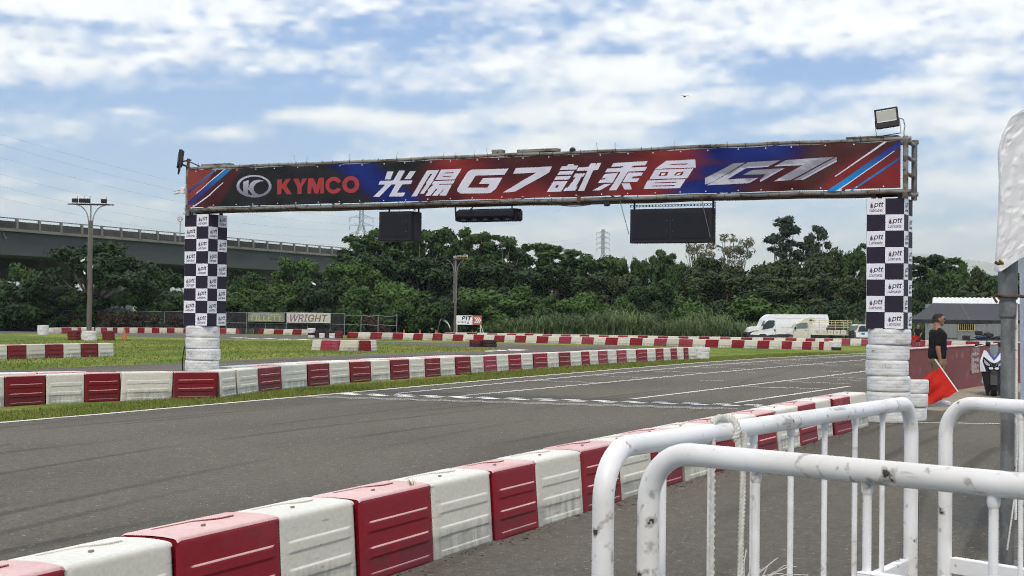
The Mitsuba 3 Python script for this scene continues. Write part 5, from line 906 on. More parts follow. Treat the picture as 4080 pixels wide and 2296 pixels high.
part(trk, 'roof_fairing', prism_x(tq([(1250, 284), (1262, 266), (1300, 238), (1350, 215), (1410, 204), (1480, 206), (1496, 222), (1500, 268), (1470, 262), (1440, 240), (1405, 236), (1395, 284)]), 119.15, 120.55), 'm_cream'); part(trk, 'fairing_hollow', prism_x(tq([(1398, 262), (1406, 238), (1440, 242), (1480, 262), (1480, 270), (1398, 272)]), 119.13, 120.5), 'm_rust')
part(trk, 'chassis', box((25.3, 119.85, -.25), (3.4, 1.3, .22)), 'm_black'); part(trk, 'bed_floor', box((25.42, 119.85, .13), (2.95, 1.7, .06)), 'm_cream')
rg = np.random.default_rng(4)
for i in range(5):
    a, b = 1480 + i * 112, 1584 + i * 112; (x0, z0), (x1, z1) = tq([(a, 498), (b, 415)]); k = part(trk, 'side_board', rbox(((x0 + x1) / 2, 119.0, (z0 + z1) / 2), (x1 - x0 - .01, .04, z1 - z0), .01), 'm_cream'); cx_, cz_ = (x0 + x1) / 2, (z0 + z1) / 2
    part(k, 'character', cat([bar((cx_ + u0 * .07, 118.976, cz_ + v0 * .07), (cx_ + u1 * .07, 118.976, cz_ + v1 * .07), .004, .018) for u0, v0, u1, v1 in [[(-1, .5, 1, .5), (0, .9, 0, .2), (0, .2, -.9, -1), (0, .2, .9, -.6), (-.5, -.3, -.9, -.2)], [(-.3, .9, -.9, .1), (.3, .9, .9, .1), (-.1, .1, -.6, -.8), (-.6, -.8, .7, -.7)], [(-1, .7, 1, .7), (0, 1, 0, .1), (-.8, .2, .8, .2), (-.5, -.1, -.5, -1), (.5, -.1, .5, -1), (-.5, -.5, .5, -.5)], [(-.6, .9, .6, .9), (-.6, .5, .6, .5), (-1, .1, 1, .1), (0, .9, 0, -1), (0, 0, -.8, -.8), (0, 0, .8, -.8)], [(-.8, .6, -.8, -.8), (-.3, .9, .9, .9), (-.2, .4, .8, .4), (-.1, -.1, .9, -.1), (.3, .9, .3, -.9)]][i]]), 'm_ink')
(xa, zb), (xb, zt) = tq([(1440, 412), (2055, 252)])
for yy in (119.0, 120.68):
    off = 0 if yy < 120 else .02
    part(trk, 'rail_frame', tube([(xa, yy, zb), (xa, yy, zt - .05), (xa + .06, yy, zt), (xb - .1, yy, zt), (xb, yy, zt - .1), (xb, yy, zb - .42)], .025, 6), 'm_creamrail', True)
    for q in (.25, .5, .76): part(trk, 'rail_bar', tube([(xa, yy, zb + (zt - zb) * q), (xb, yy, zb + (zt - zb) * q)], .018, 5), 'm_creamrail')
    for q in (.2, .66): part(trk, 'rail_post', tube([(xa + (xb - xa) * q, yy, zb), (xa + (xb - xa) * q, yy, zt)], .02, 5), 'm_creamrail')
for xx in (xa, xb): part(trk, 'end_rail', cat([tube([(xx, 119, zb + (zt - zb) * q), (xx, 120.68, zb + (zt - zb) * q)], .02, 5) for q in (.3, .65, 1)]), 'm_creamrail')
part(trk, 'tailgate_rail', cat([tube([(xb, 120.6, zt - .02), (xb + .58, 120.6, zt - .02), (xb + .62, 120.6, zt - .08), (xb + .62, 120.6, zb + .45)], .022, 6)] + [tube([(xb, 120.6, zt - d), (xb + .62, 120.6, zt - d)], .016, 5) for d in (.18, .36, .54)]), 'm_creamrail')
for x in (23.2, 26.0):
    for y in ((118.99, 119.2), (120.5, 120.72)): k = part(trk, 'wheel', wheel(x, *y, VG + .32, .32), 'm_tyre_black', True); part(k, 'rim', hub(x, y[0], VG + .32, .32), 'm_galv', True)
part(trk, 'mudguard', prism_x([(22.75, -.12), (22.9, .06), (23.2, .12), (23.5, .06), (23.65, -.12), (23.5, -.12), (23.2, .02), (22.9, -.12)], 118.985, 119.1), 'm_cream')
cart = [single('cargo_bundle', 'yellow and brown bundle loaded inside the truck bed', 'bundle', cat([TM(trimesh.creation.icosphere(2, 1), tr(25.55 + .33 * i, 119.9 + .2 * (i % 2), .5) @ sc(.26, .3, .36)) for i in range(3)]), 'm_vine', True)]
c3 = thing('minivan', 'white minivan with a blue label half hidden by the right column', 'van'); q3 = lambda pts: prof_map(pts, 27.523, 2200, .95, 320, .004656)
part(c3, 'body', lower_hull(q3([(2225, 600), (2205, 520), (2198, 450), (2158, 408), (2180, 345), (2205, 322), (2240, 315), (2950, 318), (2985, 345), (2990, 600)]), 119.2, 120.8, .10), 'm_white_gloss', 25); part(c3, 'windscreen', prism_x(q3([(2150, 408), (2176, 342), (2200, 328), (2250, 332), (2205, 414)]), 119.19, 120.75), 'm_glass_pale'); part(c3, 'side_window', flat_panel(q3([(2235, 435), (2268, 345), (2300, 336), (2520, 336), (2520, 430)]), 119.26, .08), 'm_glass_dark'); part(c3, 'label', flat_panel(q3([(2295, 490), (2295, 458), (2355, 455), (2355, 488)]), 119.2, .01), 'm_bluelabel'); part(c3, 'bumper', flat_panel(q3([(2210, 560), (2205, 535), (2990, 545), (2990, 610), (2225, 610)]), 119.2, .03), 'm_plastic_dark')
for x in (28.2, 30.4): part(c3, 'wheel', wheel(x, 119.18, 119.4, VG + .3, .3), 'm_tyre_black', True)
single('dark_crate', 'dark slatted crate between the truck and the minivan', 'crate', cat([rbox((27.05, 119.3, -.45 + .17 * i), (.62, .5, .15), .02) for i in range(6)] + [rbox((26.76 + .58 * s, 119.02, -.1), (.05, .05, 1.2), .01) for s in (0, 1)]), 'm_black')

# ---------------------------------------------------------------- shed, canopy and the clutter under it
sd = np.array([.961, -.276]); SF = frame([sd[0], sd[1], 0], [-sd[1], sd[0], 0], [0, 0, 1], [32.9, 118.6, -1.05]); shed = thing('shed', 'grey corrugated metal shed with a white roof behind the dark canopy', 'shed'); S_ = lambda n, m, b, s=False: part(shed, n, TM(m, SF), b, s)
def corrugated(x0, x1, per, dep, z0, z1):
    xs = np.arange(x0, x1, per / 6); w = np.array([0, 0, 1, 1, 1, .0])[np.arange(len(xs)) % 6] * dep; return grid_mesh(np.stack([np.stack([xs, -w, np.full_like(xs, z0)], 1), np.stack([xs, -w, np.full_like(xs, z1)], 1)], 1))
S_('wall', corrugated(0, 13, .42, .035, 0, 3.7), 'm_shed'); S_('back', cat([box((6.5, 2.6, 1.85), (13, 5.1, 3.7))]), 'm_shed')
rf = corrugated(.55, 13.5, .34, .05, 0, 1.0); v = rf.vertices; S_('roof', trimesh.Trimesh(np.stack([v[:, 0], -.5 + 3.6 * v[:, 2], 3.72 + .55 * v[:, 2] - v[:, 1]], 1), rf.faces, process=False), 'm_roof'); S_('eave', box((7.0, -.46, 3.66), (13, .08, .10)), 'm_white')
w0, w1, z0, z1 = 2.55, 3.76, 1.62, 2.27; k = S_('window', cat([rbox(((w0 + w1) / 2, -.05, z), (w1 - w0, .09, .07), .01) for z in (z0, z1)] + [rbox((x, -.05, (z0 + z1) / 2), (.06, .09, z1 - z0), .01) for x in (w0, w1)]), 'm_yellow')
for x in np.linspace(w0 + .14, w1 - .14, 7): part(k, 'bar', TM(tube([(x, -.09, z0 + .02), (x, -.09, z1)], .016, 5), SF), 'm_yellow')
part(k, 'pane', TM(box(((w0 + w1) / 2, -.037, (z0 + z1) / 2), (w1 - w0 - .06, .006, z1 - z0 - .06)), SF), 'm_groove')
S_('downpipe', tube([(.9, -.12, .2), (.9, -.12, 3.5)], .05, 6), 'm_white'); S_('wall_joint', cat([box((2.45, -.045, 1.8), (.03, .02, 3.6)), box((3.9, -.045, 1.0), (.03, .02, 2.0))]), 'm_steel_grey')
tg = Z(31, 110); can = thing('canopy_tent', 'dark grey pop up canopy tent standing before the shed', 'tent'); ex0, ex1, ey0, ey1, ze, zr = 30.55, 39.6, 110.0, 114.6, 1.45, 2.69; r0, r1, ym = (31.75, 112.3, zr), (38.4, 112.3, zr), 0
c_ = [(ex0, ey0, ze), (ex1, ey0, ze), (ex1, ey1, ze), (ex0, ey1, ze)]
def quad(a, b, c, d, n=8):
    s, t = np.meshgrid(np.linspace(0, 1, 3 * n), np.linspace(0, 1, n), indexing='ij'); a, b, c, d = map(np.array, (a, b, c, d)); P = (1 - s)[..., None] * ((1 - t)[..., None] * a + t[..., None] * d) + s[..., None] * ((1 - t)[..., None] * b + t[..., None] * c); P[..., 2] -= .05 * np.sin(np.pi * t) * (.6 + .4 * np.sin(s * 9)); return grid_mesh(P)
part(can, 'front_roof', quad(c_[0], c_[1], r1, r0), 'm_tent', True); part(can, 'back_roof', quad(c_[2], c_[3], r0, r1), 'm_tent', True); part(can, 'side_roof', quad(c_[3], c_[0], r0, r0), 'm_tent', True)
xs = np.linspace(0, 1, 60); vl = np.stack([np.stack([ex0 + (ex1 - ex0) * xs, np.full(60, ey0 - .02), np.full(60, ze)], 1), np.stack([ex0 + (ex1 - ex0) * xs, ey0 - .02 - .03 * np.sin(xs * 70), ze - .28 - .04 * np.sin(xs * 6.3)], 1)], 1); part(can, 'valance', grid_mesh(vl), 'm_tentdark'); part(can, 'valance', grid_mesh(np.array([[[ex0, ey0, ze], [ex0, ey0, ze - .3]], [[ex0, ey1, ze], [ex0, ey1, ze - .3]]])), 'm_tentdark')
for q in (.355, .69): a = np.array(c_[0]) * (1 - q) + np.array(c_[1]) * q; b = np.array(r0) * (1 - (q - .12) * 1.3) + np.array(r1) * (q - .12) * 1.3; part(can, 'seam', tube([a + [0, -.01, .02], (a + b) / 2 + [0, -.03, -.01], b + [0, 0, .02]], .014, 4), 'm_steel_grey')
for x, y in ((30.75, 110.1), (31.1, 114.4), (35.1, 110.1), (39.4, 110.1)): part(can, 'leg', tube([(x, y, Z(x, y) - .02), (x, y, ze)], .04, 6), 'm_steel_grey')
many(can, 'brace', [tube([(30.8, 110.1, .75), (31.7, 110.1, 1.3)], .02, 5), tube([(35.05, 110.1, .6), (34.0, 110.1, 1.3)], .02, 5), tube([(30.75, 110.15, .8), (30.9, 111.2, 1.4)], .02, 5)], 'm_steel_grey')
zz = Z(34, 108.5)
def table(label, x0, x1, y, h):
    t = thing('folding_table', label, 'table'); part(t, 'tabletop', rbox(((x0 + x1) / 2, y, zz + h), (x1 - x0, .7, .05), .01), 'm_darkgrey')
    for x in (x0 + .1, x1 - .1):
        for dy in (-.28, .28): part(t, 'leg', tube([(x, y + dy, zz), (x, y + dy, zz + h)], .02, 5), 'm_steel_grey')
table('long folding table heaped with dark riding gear under the canopy', 33.5, 35.7, 108.6, .52); table('small dark table beside the standing man under the canopy', 31.7, 32.5, 108.9, .58)
rb = np.random.default_rng(17)
for i, (x, z, a, b, c, nm) in enumerate([(34.2, .66, .45, .26, .16, 'dark jacket spread over the left of the long table'), (34.65, .82, .36, .26, .24, 'black jacket heaped highest on the long table'), (34.95, .64, .42, .26, .13, 'grey black bag lying on the middle of the long table'), (35.45, .66, .24, .22, .15, 'black backpack at the right end of the long table')]):
    m = trimesh.creation.icosphere(4, 1.0); d = meshkit.fbm(m.vertices * 1.9 + i * 7, 4, i) - .5; m.vertices = m.vertices * (1 + 1.0 * d[:, None]); single('riding_gear', nm, 'clothing', TM(m, tr(x, 108.55, zz + z) @ sc(a, b, c)), ['m_navy', 'm_black', 'm_darkgrey', 'm_black'][i], True, group='riding gear on the table')
single('plastic_jug', 'pale plastic jug at the right end of the table under the canopy', 'jug', TM(lathe([(0, 0), (.14, 0), (.15, .05), (.15, .25), (.06, .32), (.05, .36), (0, .36)], 18), tr(35.62, 108.3, zz + .55)), 'm_glass_pale', True)
ch = thing('folding_chair', 'black folding chair left of the long table under the canopy', 'chair'); part(ch, 'backrest', rbox((33.2, 108.9, zz + .62), (.56, .05, .34), .02), 'm_black'); part(ch, 'seat', rbox((33.2, 108.65, zz + .42), (.52, .5, .05), .02), 'm_black')
for x in (32.97, 33.43):
    for y in (108.42, 108.9): part(ch, 'leg', tube([(x, y, zz), (x, y, zz + (.45 if y < 108.6 else .7))], .014, 5), 'm_black')

# ---------------------------------------------------------------- maroon pit wall with its notice
W0, W1 = np.array([7.55, 28.45]), np.array([15.0, 41.2]); wd = (W1 - W0) / np.linalg.norm(W1 - W0); WF = frame([wd[0], wd[1], 0], [-wd[1], wd[0], 0], [0, 0, 1], [W0[0], W0[1], 0]); WL = float(np.linalg.norm(W1 - W0))
pw = thing('pit_wall', 'low maroon painted wall with a pale worn top along the walkway', 'wall'); part(pw, 'body', TM(rbox((WL / 2, .1, .43), (WL, .2, 1.10), .01), WF), 'm_wall'); part(pw, 'cap', TM(rbox((WL / 2, .1, .990), (WL + .02, .235, .025), .008), WF), 'm_wallcap')
nb = thing('notice', 'faded paper notice pasted on the maroon wall', 'notice'); part(nb, 'sheet', TM(rbox((5.46, -.008, .655), (.78, .012, .55), .003), WF), 'm_paper'); part(nb, 'print', TM(cat([rbox((5.25 + .21 * i, -.016, .80 - .13 * j), (.15, .003, .08 if (i + j) % 2 else .05), .001) for i in range(3) for j in range(4)]), WF), 'm_wallcap')

# ---------------------------------------------------------------- people
def hullchain(bones, segs=18):
    """each bone: a hull over spheres (x, y, z, r); all joined into one solid"""
    out = []
    for b in bones: out.append(m3.Manifold.batch_hull([m3.Manifold.sphere(q[3], segs).scale(q[4] if len(q) > 4 else (1, 1, 1)).translate(q[:3]) for q in b]))
    return m3.Manifold.batch_boolean(out, m3.OpType.Add)
def skin_of(man, edge=.02, it=8):
    q = man.refine_to_length(edge).to_mesh(); m = trimesh.Trimesh(q.vert_properties[:, :3], q.tri_verts, process=True); trimesh.smoothing.filter_taubin(m, lamb=.5, nu=-.52, iterations=it); return m
def hand(wr, pal, fdir, side, curl, palm_n):
    """wrist point, palm direction, finger direction, thumb side, curl angle, palm normal -> bones"""
    wr, pal, fdir, side, palm_n = (np.array(q, float) for q in (wr, pal, fdir, side, palm_n)); B = []; c = wr + pal * .055
    B.append([(*(wr), .026), (*(c + side * .022 + pal * .02), .019), (*(c - side * .022 + pal * .02), .017)])
    for i, (o, L) in enumerate(((.027, .068), (.009, .075), (-.009, .070), (-.026, .055))):
        p = c + side * o + pal * .03; d = fdir; pts = [p]
        for s, q in enumerate((.45, .32, .23)):
            a = curl * (s + .6); dd = fdir * math.cos(a) + palm_n * math.sin(a); pts.append(pts[-1] + dd * L * q)
        for a, b, r1, r2 in zip(pts[:-1], pts[1:], (.0095, .009, .0085), (.009, .0085, .0075)): B.append([(*a, r1), (*b, r2)])
    t0 = wr + pal * .025 + side * .026; t1 = t0 + side * .022 + pal * .030 + palm_n * .008; t2 = t1 + pal * .026 + palm_n * .016; B += [[(*t0, .014), (*t1, .011)], [(*t1, .011), (*t2, .009)]]
    return B
def person(label, M, J, clothes, arms, hair=True):
    p = thing('person', label, 'person'); hd = J['head']
    H = [[(hd[0] + .005, 0, hd[2], .089), (hd[0] - .024, 0, hd[2] + .010, .083), (hd[0] + .03, 0, hd[2] + .015, .080)], [(hd[0] + .01, 0, hd[2] - .01, .074), (hd[0] + .062, 0, hd[2] - .085, .034), (hd[0] + .04, .028, hd[2] - .07, .03), (hd[0] + .04, -.028, hd[2] - .07, .03)],
         [(hd[0] + .085, 0, hd[2] + .02, .016), (hd[0] + .112, 0, hd[2] - .028, .011), (hd[0] + .088, 0, hd[2] - .034, .018)], [(hd[0] + .078, .024, hd[2] + .022, .015), (hd[0] + .078, -.024, hd[2] + .022, .015)], [(hd[0] + .080, .016, hd[2] - .062, .011), (hd[0] + .080, -.016, hd[2] - .062, .011), (hd[0] + .084, 0, hd[2] - .057, .011)], [(hd[0] + .072, 0, hd[2] - .098, .022), (hd[0] + .05, 0, hd[2] - .08, .03)],
         [(hd[0] - .02, 0, hd[2] - .06, .056), (J['neck'][0], 0, J['neck'][2], .060)]]
    for s in (1, -1): H.append([(hd[0] - .012, s * .086, hd[2] + .004, .014), (hd[0] - .006, s * .084, hd[2] - .032, .010), (hd[0] - .024, s * .090, hd[2] - .008, .012)])
    T_ = [[(J['neck'][0], 0, J['neck'][2], .055), (-.015, .10, 1.29, .055), (-.015, -.10, 1.29, .055)], [(0, .09, 1.22, .10), (0, -.09, 1.22, .10), (-.005, .075, 1.05, .095), (-.005, -.075, 1.05, .095), (-.02, .15, 1.27, .055), (-.02, -.15, 1.27, .055)], [(-.005, .075, 1.05, .095), (-.005, -.075, 1.05, .095), (-.01, .075, .85, .10), (-.01, -.075, .85, .10)]]
    A_ = []
    for s, (sh, el, wr) in arms['arm'].items(): A_ += [[(*sh, .056), (*el, .041)], [(*el, .041), (*(np.array(el) * .65 + np.array(wr) * .35), .040), (*wr, .027)]]
    Lg = []
    for s, (hp, kn, an) in J['legs'].items(): Lg += [[(*hp, .088), (*kn, .056)], [(*kn, .055), (*(np.array(kn) * .7 + np.array(an) * .3 - [.015, 0, 0]), .055), (*an, .036)], [(*an, .036), (an[0] + .10, an[1], .05, .032)]]
    part(p, 'body', TM(skin_of(hullchain(H + T_ + A_ + Lg + arms['hands']), .014, 6), M), 'm_skin', True)
    fold = lambda m, k, a, sd: trimesh.Trimesh(m.vertices + m.vertex_normals * (a * (meshkit.fbm(m.vertices * k, 3, sd) - .5))[:, None], m.faces, process=False)
    sh = [[(.005, .09, 1.21, .124), (.005, -.09, 1.21, .124), (.0, .08, 1.05, .122), (.0, -.08, 1.05, .122), (-.02, .155, 1.268, .064), (-.02, -.155, 1.268, .064), (-.012, .055, 1.33, .045), (-.012, -.055, 1.33, .045)], [(.0, .08, 1.05, .122), (.0, -.08, 1.05, .122), (-.01, .082, .87, .130), (-.01, -.082, .87, .130)]]
    for s, (a, el, wr) in arms['arm'].items(): e2 = np.array(a) * .30 + np.array(el) * .70; sh.append([(*a, .067), (*e2, .060)])
    cut = hullchain(sh).trim_by_plane((0, 0, 1), clothes['hem']); part(p, 'shirt', TM(fold(skin_of(cut, .018, 3), (9, 9, 14), .022, 3), M), clothes['shirt'], True)
    so = [[(-.012, .08, .90, .112), (-.012, -.08, .90, .112), (-.012, .08, .80, .118), (-.012, -.08, .80, .118)]]
    for s, (hp, kn, an) in J['legs'].items(): e2 = np.array(hp) * (1 - clothes['short']) + np.array(kn) * clothes['short']; so.append([(*hp, .105), (*e2, .082)])
    part(p, clothes.get('lower', 'shorts'), TM(fold(skin_of(hullchain(so).trim_by_plane((0, 0, -1), -.93), .02, 3), (10, 10, 7), .024, 5), M), clothes['pants'], True)
    for s, (hp, kn, an) in J['legs'].items():
        x, y = an[0], an[1]; shoe = hullchain([[(x - .045, y, .045, .042), (x + .05, y, .05, .046), (x + .005, y, .085, .040)], [(x + .05, y, .045, .045), (x + .165, y, .035, .034), (x + .14, y - .02 * (1 if y > 0 else -1), .035, .034)]]).trim_by_plane((0, 0, 1), .004); part(p, 'shoe', TM(skin_of(shoe, .014, 4), M), clothes['shoe'], True)
        part(p, 'sock', TM(tube([(x - .002, y, .09), (x, y, .135)], [.043, .041], 14), M), 'm_sock', True); part(p, 'sole', TM(ext(LineString([(x - .045, y), (x + .16, y)]).buffer(.045), .022), M @ tr(0, 0, 0)), clothes['shoe'])
    if hair:
        hm = hullchain([[(hd[0] + .005, 0, hd[2] + .003, .0915), (hd[0] - .024, 0, hd[2] + .012, .0860), (hd[0] + .026, 0, hd[2] + .018, .0825)]])
        part(p, 'hair', TM(skin_of(hm.trim_by_plane((-.34, 0, .94), .94 * (hd[2] + .040) - .34 * hd[0]), .014, 1), M), clothes['hair'], True)
        hs_ = hullchain([[(hd[0] + .003, 0, hd[2] + .001, .0902), (hd[0] - .024, 0, hd[2] + .011, .0842)]]).trim_by_plane((-.86, 0, .50), .50 * (hd[2] + .010) - .86 * (hd[0] + .004)); part(p, 'shaved_hair', TM(skin_of(hs_, .014, 1), M), 'm_hairfade', True)
    return p
PM_ = tr(7.49, 26.2, .06) @ rz(.10)
armsM = {'arm': {'R': ((-.03, -.185, 1.265), (-.085, -.225, 1.0), (-.04, -.215, .80)), 'L': ((-.02, .185, 1.265), (.03, .235, 1.01), (.17, .20, .84))}}
pole_d = np.array([.50, -.10, -.80]); pole_d /= np.linalg.norm(pole_d)
armsM['hands'] = hand((-.04, -.215, .80), np.array([.25, 0, -.97]), np.array([.35, 0, -.94]), np.array([.94, 0, .30]), .75, np.array([0, 1.0, 0])) + hand((.17, .20, .84), np.array([.35, 0, -.94]), np.array([.30, 0, -.95]), np.array([.94, 0, .33]), .5, np.array([-.2, -.95, 0]))
man = person('man in black shirt and khaki shorts standing on the walkway holding a red flag', PM_, {'head': (.012, 0, 1.512), 'neck': (-.012, 0, 1.37), 'legs': {'R': ((-.01, -.09, .80), (-.02, -.10, .44), (-.07, -.10, .085)), 'L': ((0, .09, .80), (.07, .10, .45), (.085, .11, .085))}},
             {'shirt': 'm_shirt', 'hem': .795, 'short': .72, 'pants': 'm_shorts', 'shoe': 'm_shoe', 'hair': 'm_hair'}, armsM)
hd = (.012, 0, 1.512); part(man, 'sunglasses', TM(cat([rbox((hd[0] + .098, s * .031, hd[2] + .004), (.012, .048, .034), .008) for s in (1, -1)] + [bar((hd[0] + .095, s * .055, hd[2] + .012), (hd[0] - .01, s * .088, hd[2] + .010), .007)for s in (1, -1)] + [bar((hd[0] + .102, -.012, hd[2] + .01), (hd[0] + .102, .012, hd[2] + .01), .007)]), PM_), 'm_black')
wl = np.array([.155, .206, .858]); td = np.array([.60, -.15, -.79]); tt = np.linspace(0, 2 * np.pi, 17); e1_ = np.cross(td, [0, 1, 0]); e1_ /= np.linalg.norm(e1_); e2_ = np.cross(td, e1_); e2_ /= np.linalg.norm(e2_); part(man, 'watch', TM(cat([tube([wl + .034 * (np.cos(a) * e1_ + np.sin(a) * e2_) for a in tt], .011, 6, True), rbox(wl + .038 * e2_ * -1, (.034, .02, .034), .006)]), PM_), 'm_black', True)
fl = thing('flag', 'red marshal flag on a white stick held low by the man', 'flag'); fa = np.array([7.415, 25.95, .815]); fb = np.array([7.735, 25.80, .315])
part(fl, 'stick', tube([fa + (fa - fb) * .12, fa, (fa + fb) / 2, fb], .012, 8), 'm_white', True)
P0 = fa + (fb - fa) * .17; P1 = fa + (fb - fa) * .99; O0, Om, O1 = np.array([7.045, 25.70, .482]), np.array([7.085, 25.68, .27]), np.array([7.195, 25.66, .088]); pp, wg = np.meshgrid(np.linspace(0, 1, 40), np.linspace(0, 1, 46), indexing='ij')
inn = P0 * (1 - pp)[..., None] + P1 * pp[..., None]; out_ = O0 * ((1 - pp) ** 2)[..., None] + 2 * ((1 - pp) * pp)[..., None] * (2 * Om - .5 * (O0 + O1)) + O1 * (pp ** 2)[..., None]; Fp = inn * (1 - wg)[..., None] + out_ * wg[..., None]
Fp[..., 1] += .045 * np.sin(wg * 6.5 + pp * 2.6) * wg ** .6 + .022 * np.sin(pp * 9 + wg * 4) * wg + .02 * np.sin(pp * 17 - wg * 6) * wg; Fp[..., 2] += .035 * np.sin(wg * np.pi) * (1 - pp) + .012 * np.sin(wg * 14) * pp; fm = grid_mesh(Fp); f2 = fm.copy(); f2.vertices = f2.vertices + [0, .003, 0]; f2.invert(); part(fl, 'cloth', cat([fm, f2]), 'm_red_cloth', True)
M2 = tr(27.6, 101.2, Z(27.6, 101.2)) @ rz(-2.2) @ sc(.97)
arms2 = {'arm': {'R': ((-.02, -.185, 1.265), (.0, -.24, 1.0), (.16, -.20, .86)), 'L': ((-.02, .185, 1.265), (.0, .23, 1.0), (.12, .20, .84))}}; arms2['hands'] = hand((.16, -.20, .86), np.array([.5, 0, -.86]), np.array([.5, 0, -.86]), np.array([.86, 0, .5]), .6, np.array([0, 1.0, 0])) + hand((.12, .20, .84), np.array([.4, 0, -.92]), np.array([.4, 0, -.92]), np.array([.92, 0, .4]), .4, np.array([0, -1.0, 0]))
wm = person('person in black clothes with brown hair standing behind the maroon wall', M2, {'head': (.012, 0, 1.512), 'neck': (-.012, 0, 1.37), 'legs': {'R': ((-.01, -.09, .80), (0, -.10, .44), (-.03, -.10, .085)), 'L': ((0, .09, .80), (.03, .10, .45), (.02, .11, .085))}}, {'shirt': 'm_shirt', 'hem': .72, 'short': 1.0, 'pants': 'm_sock', 'lower': 'trousers', 'shoe': 'm_black', 'hair': 'm_hair_brown'}, arms2)
sg, tg2 = np.meshgrid(np.linspace(0, 1, 24), np.linspace(0, 1, 18), indexing='ij'); rp = np.stack([27.0 + .5 * sg, 100.75 + .05 * np.sin(sg * 9 + tg2 * 3), Z(27.3, 101) + .50 + .24 * tg2 + .12 * np.sin(sg * 3.1) * tg2], -1); rm = grid_mesh(rp); r2 = rm.copy(); r2.vertices = r2.vertices + [0, .004, 0]; r2.invert(); single('red_flag_cloth', 'small red flag held by the person in black behind the wall', 'flag', cat([rm, r2]), 'm_red_cloth', True)

# ---------------------------------------------------------------- scooter facing the camera, kart behind the tyres
SM = frame([.952, -.306, 0], [.306, .952, 0], [0, 0, 1], [9.50, 29.35, .06]) @ sc(1.08); sct = thing('motor_scooter', 'white and blue motor scooter facing the camera beside the maroon wall', 'scooter'); k857 = 1 / 857.
sx = lambda pts: [((a - 490) * k857, (1190 - b) * k857) for a, b in pts]
mir = lambda pts: [(-a, b) for a, b in pts]
def fairing(pts, y, th, slope=.55, both=True):
    ms = []
    for q in ([sx(pts), mir(sx(pts))] if both else [sx(pts)]):
        m = ext(q, th); v, f = trimesh.remesh.subdivide_to_size(m.vertices, m.faces, .05); yy = y - v[:, 2] + slope * np.abs(v[:, 0]) + .25 * np.maximum(v[:, 1] - .62, 0); ms.append(trimesh.Trimesh(np.stack([v[:, 0], yy, v[:, 1]], 1), f[:, ::1], process=True))
    m = cat(ms); m.fix_normals(); return m
P2 = lambda n, m, b, s=False: part(sct, n, TM(m, SM), b, s)
P2('front_fairing', fairing([(340, 470), (378, 482), (430, 560), (490, 632), (490, 672), (440, 652), (332, 566), (318, 640), (372, 797), (286, 808), (277, 650)], -.02, .05), 'm_white_gloss'); P2('blue_panel', fairing([(378, 482), (400, 490), (440, 545), (490, 590), (490, 634), (430, 562)], -.015, .045), 'm_blue'); P2('nose', fairing([(330, 568), (440, 650), (490, 670), (490, 800), (372, 797), (316, 642)], .03, .05), 'm_navy'); P2('nose_inlay', fairing([(440, 650), (490, 670), (490, 760), (470, 740)], .0, .04), 'm_black')
for s in (1, -1):
    q = (lambda pts: pts) if s < 0 else mir
    for nm, pts, y in (('headlight', [(335, 605), (350, 618), (425, 690), (432, 722), (372, 700), (345, 660)], .0), ('lamp', [(412, 742), (432, 732), (470, 736), (482, 752), (466, 768), (424, 766)], -.03), ('chrome_line', [(340, 580), (352, 584), (448, 660), (470, 735), (440, 690)], .01)):
        m = ext(q(sx(pts)), .03); v = m.vertices; k = P2(nm, trimesh.Trimesh(np.stack([v[:, 0], y - .02 - v[:, 2] + .5 * np.abs(v[:, 0]), v[:, 1]], 1), m.faces[:, ::-1], process=True), 'm_white' if nm == 'lamp' else ('m_silver_light' if nm == 'headlight' else 'm_galv'))
P2('leg_shield', fairing([(300, 812), (490, 802), (490, 1060), (440, 1080), (418, 1175), (380, 1178), (330, 960)], .10, .10, .4), 'm_black'); P2('side_body', cat([rbox((s * .17, .45, .42), (.08, .7, .42), .03) for s in (-1, 1)]), 'm_white_gloss'); P2('floor', rbox((0, .45, .20), (.32, .75, .10), .03), 'm_black'); P2('seat', cat([rbox((0, .85, .66), (.30, .75, .14), .06), rbox((0, 1.15, .52), (.28, .5, .24), .06)]), 'm_black'); P2('fender', TM(prism_x([(-.25, .22), (-.2, .38), (-.05, .46), (.1, .46), (.2, .38), (.16, .38), (.05, .42), (-.08, .41), (-.2, .30)], -.06, .06), rz(math.pi / 2) @ np.eye(4)), 'm_darkgrey')
for nm, y in (('front_wheel', .03), ('rear_wheel', 1.22)):
    k = P2(nm, TM(lathe([(.17, -.05), (.215, -.062), (.245, -.04), (.252, 0), (.245, .04), (.215, .062), (.17, .05)], 32), tr(0, y, .252) @ ry(math.pi / 2)), 'm_tyre_black', True); part(k, 'rim', TM(TM(lathe([(0, -.04), (.16, -.04), (.175, -.05), (.175, .05), (.16, .04), (0, .04)], 24), tr(0, y, .252) @ ry(math.pi / 2)), SM), 'm_darkgrey', True)
P2('fork', cat([tube([(s * .085, .05, .25), (s * .07, .12, .62)], .018, 8) for s in (-1, 1)]), 'm_galv', True); P2('windscreen', fairing([(428, 395), (490, 390), (490, 590), (452, 560), (425, 470)], .10, .008, .35), 'm_glass_pale'); P2('handlebar', tube([(-.33, .30, .925), (-.18, .26, .93), (0, .22, .90), (.18, .26, .93), (.33, .30, .925)], .014, 8), 'm_darkgrey', True); P2('grip', cat([tube([(s * .22, .265, .93), (s * .33, .30, .925)], .02, 8) for s in (-1, 1)]), 'm_black', True); P2('brake_lever', cat([tube([(s * .15, .2, .935), (s * .24, .215, .915), (s * .335, .24, .895)], .008, 6) for s in (-1, 1)]), 'm_white', True); [P2('switch_box', rbox((s * .105, .22, .955), (.09, .08, .075), .02), 'm_black') for s in (-1, 1)]
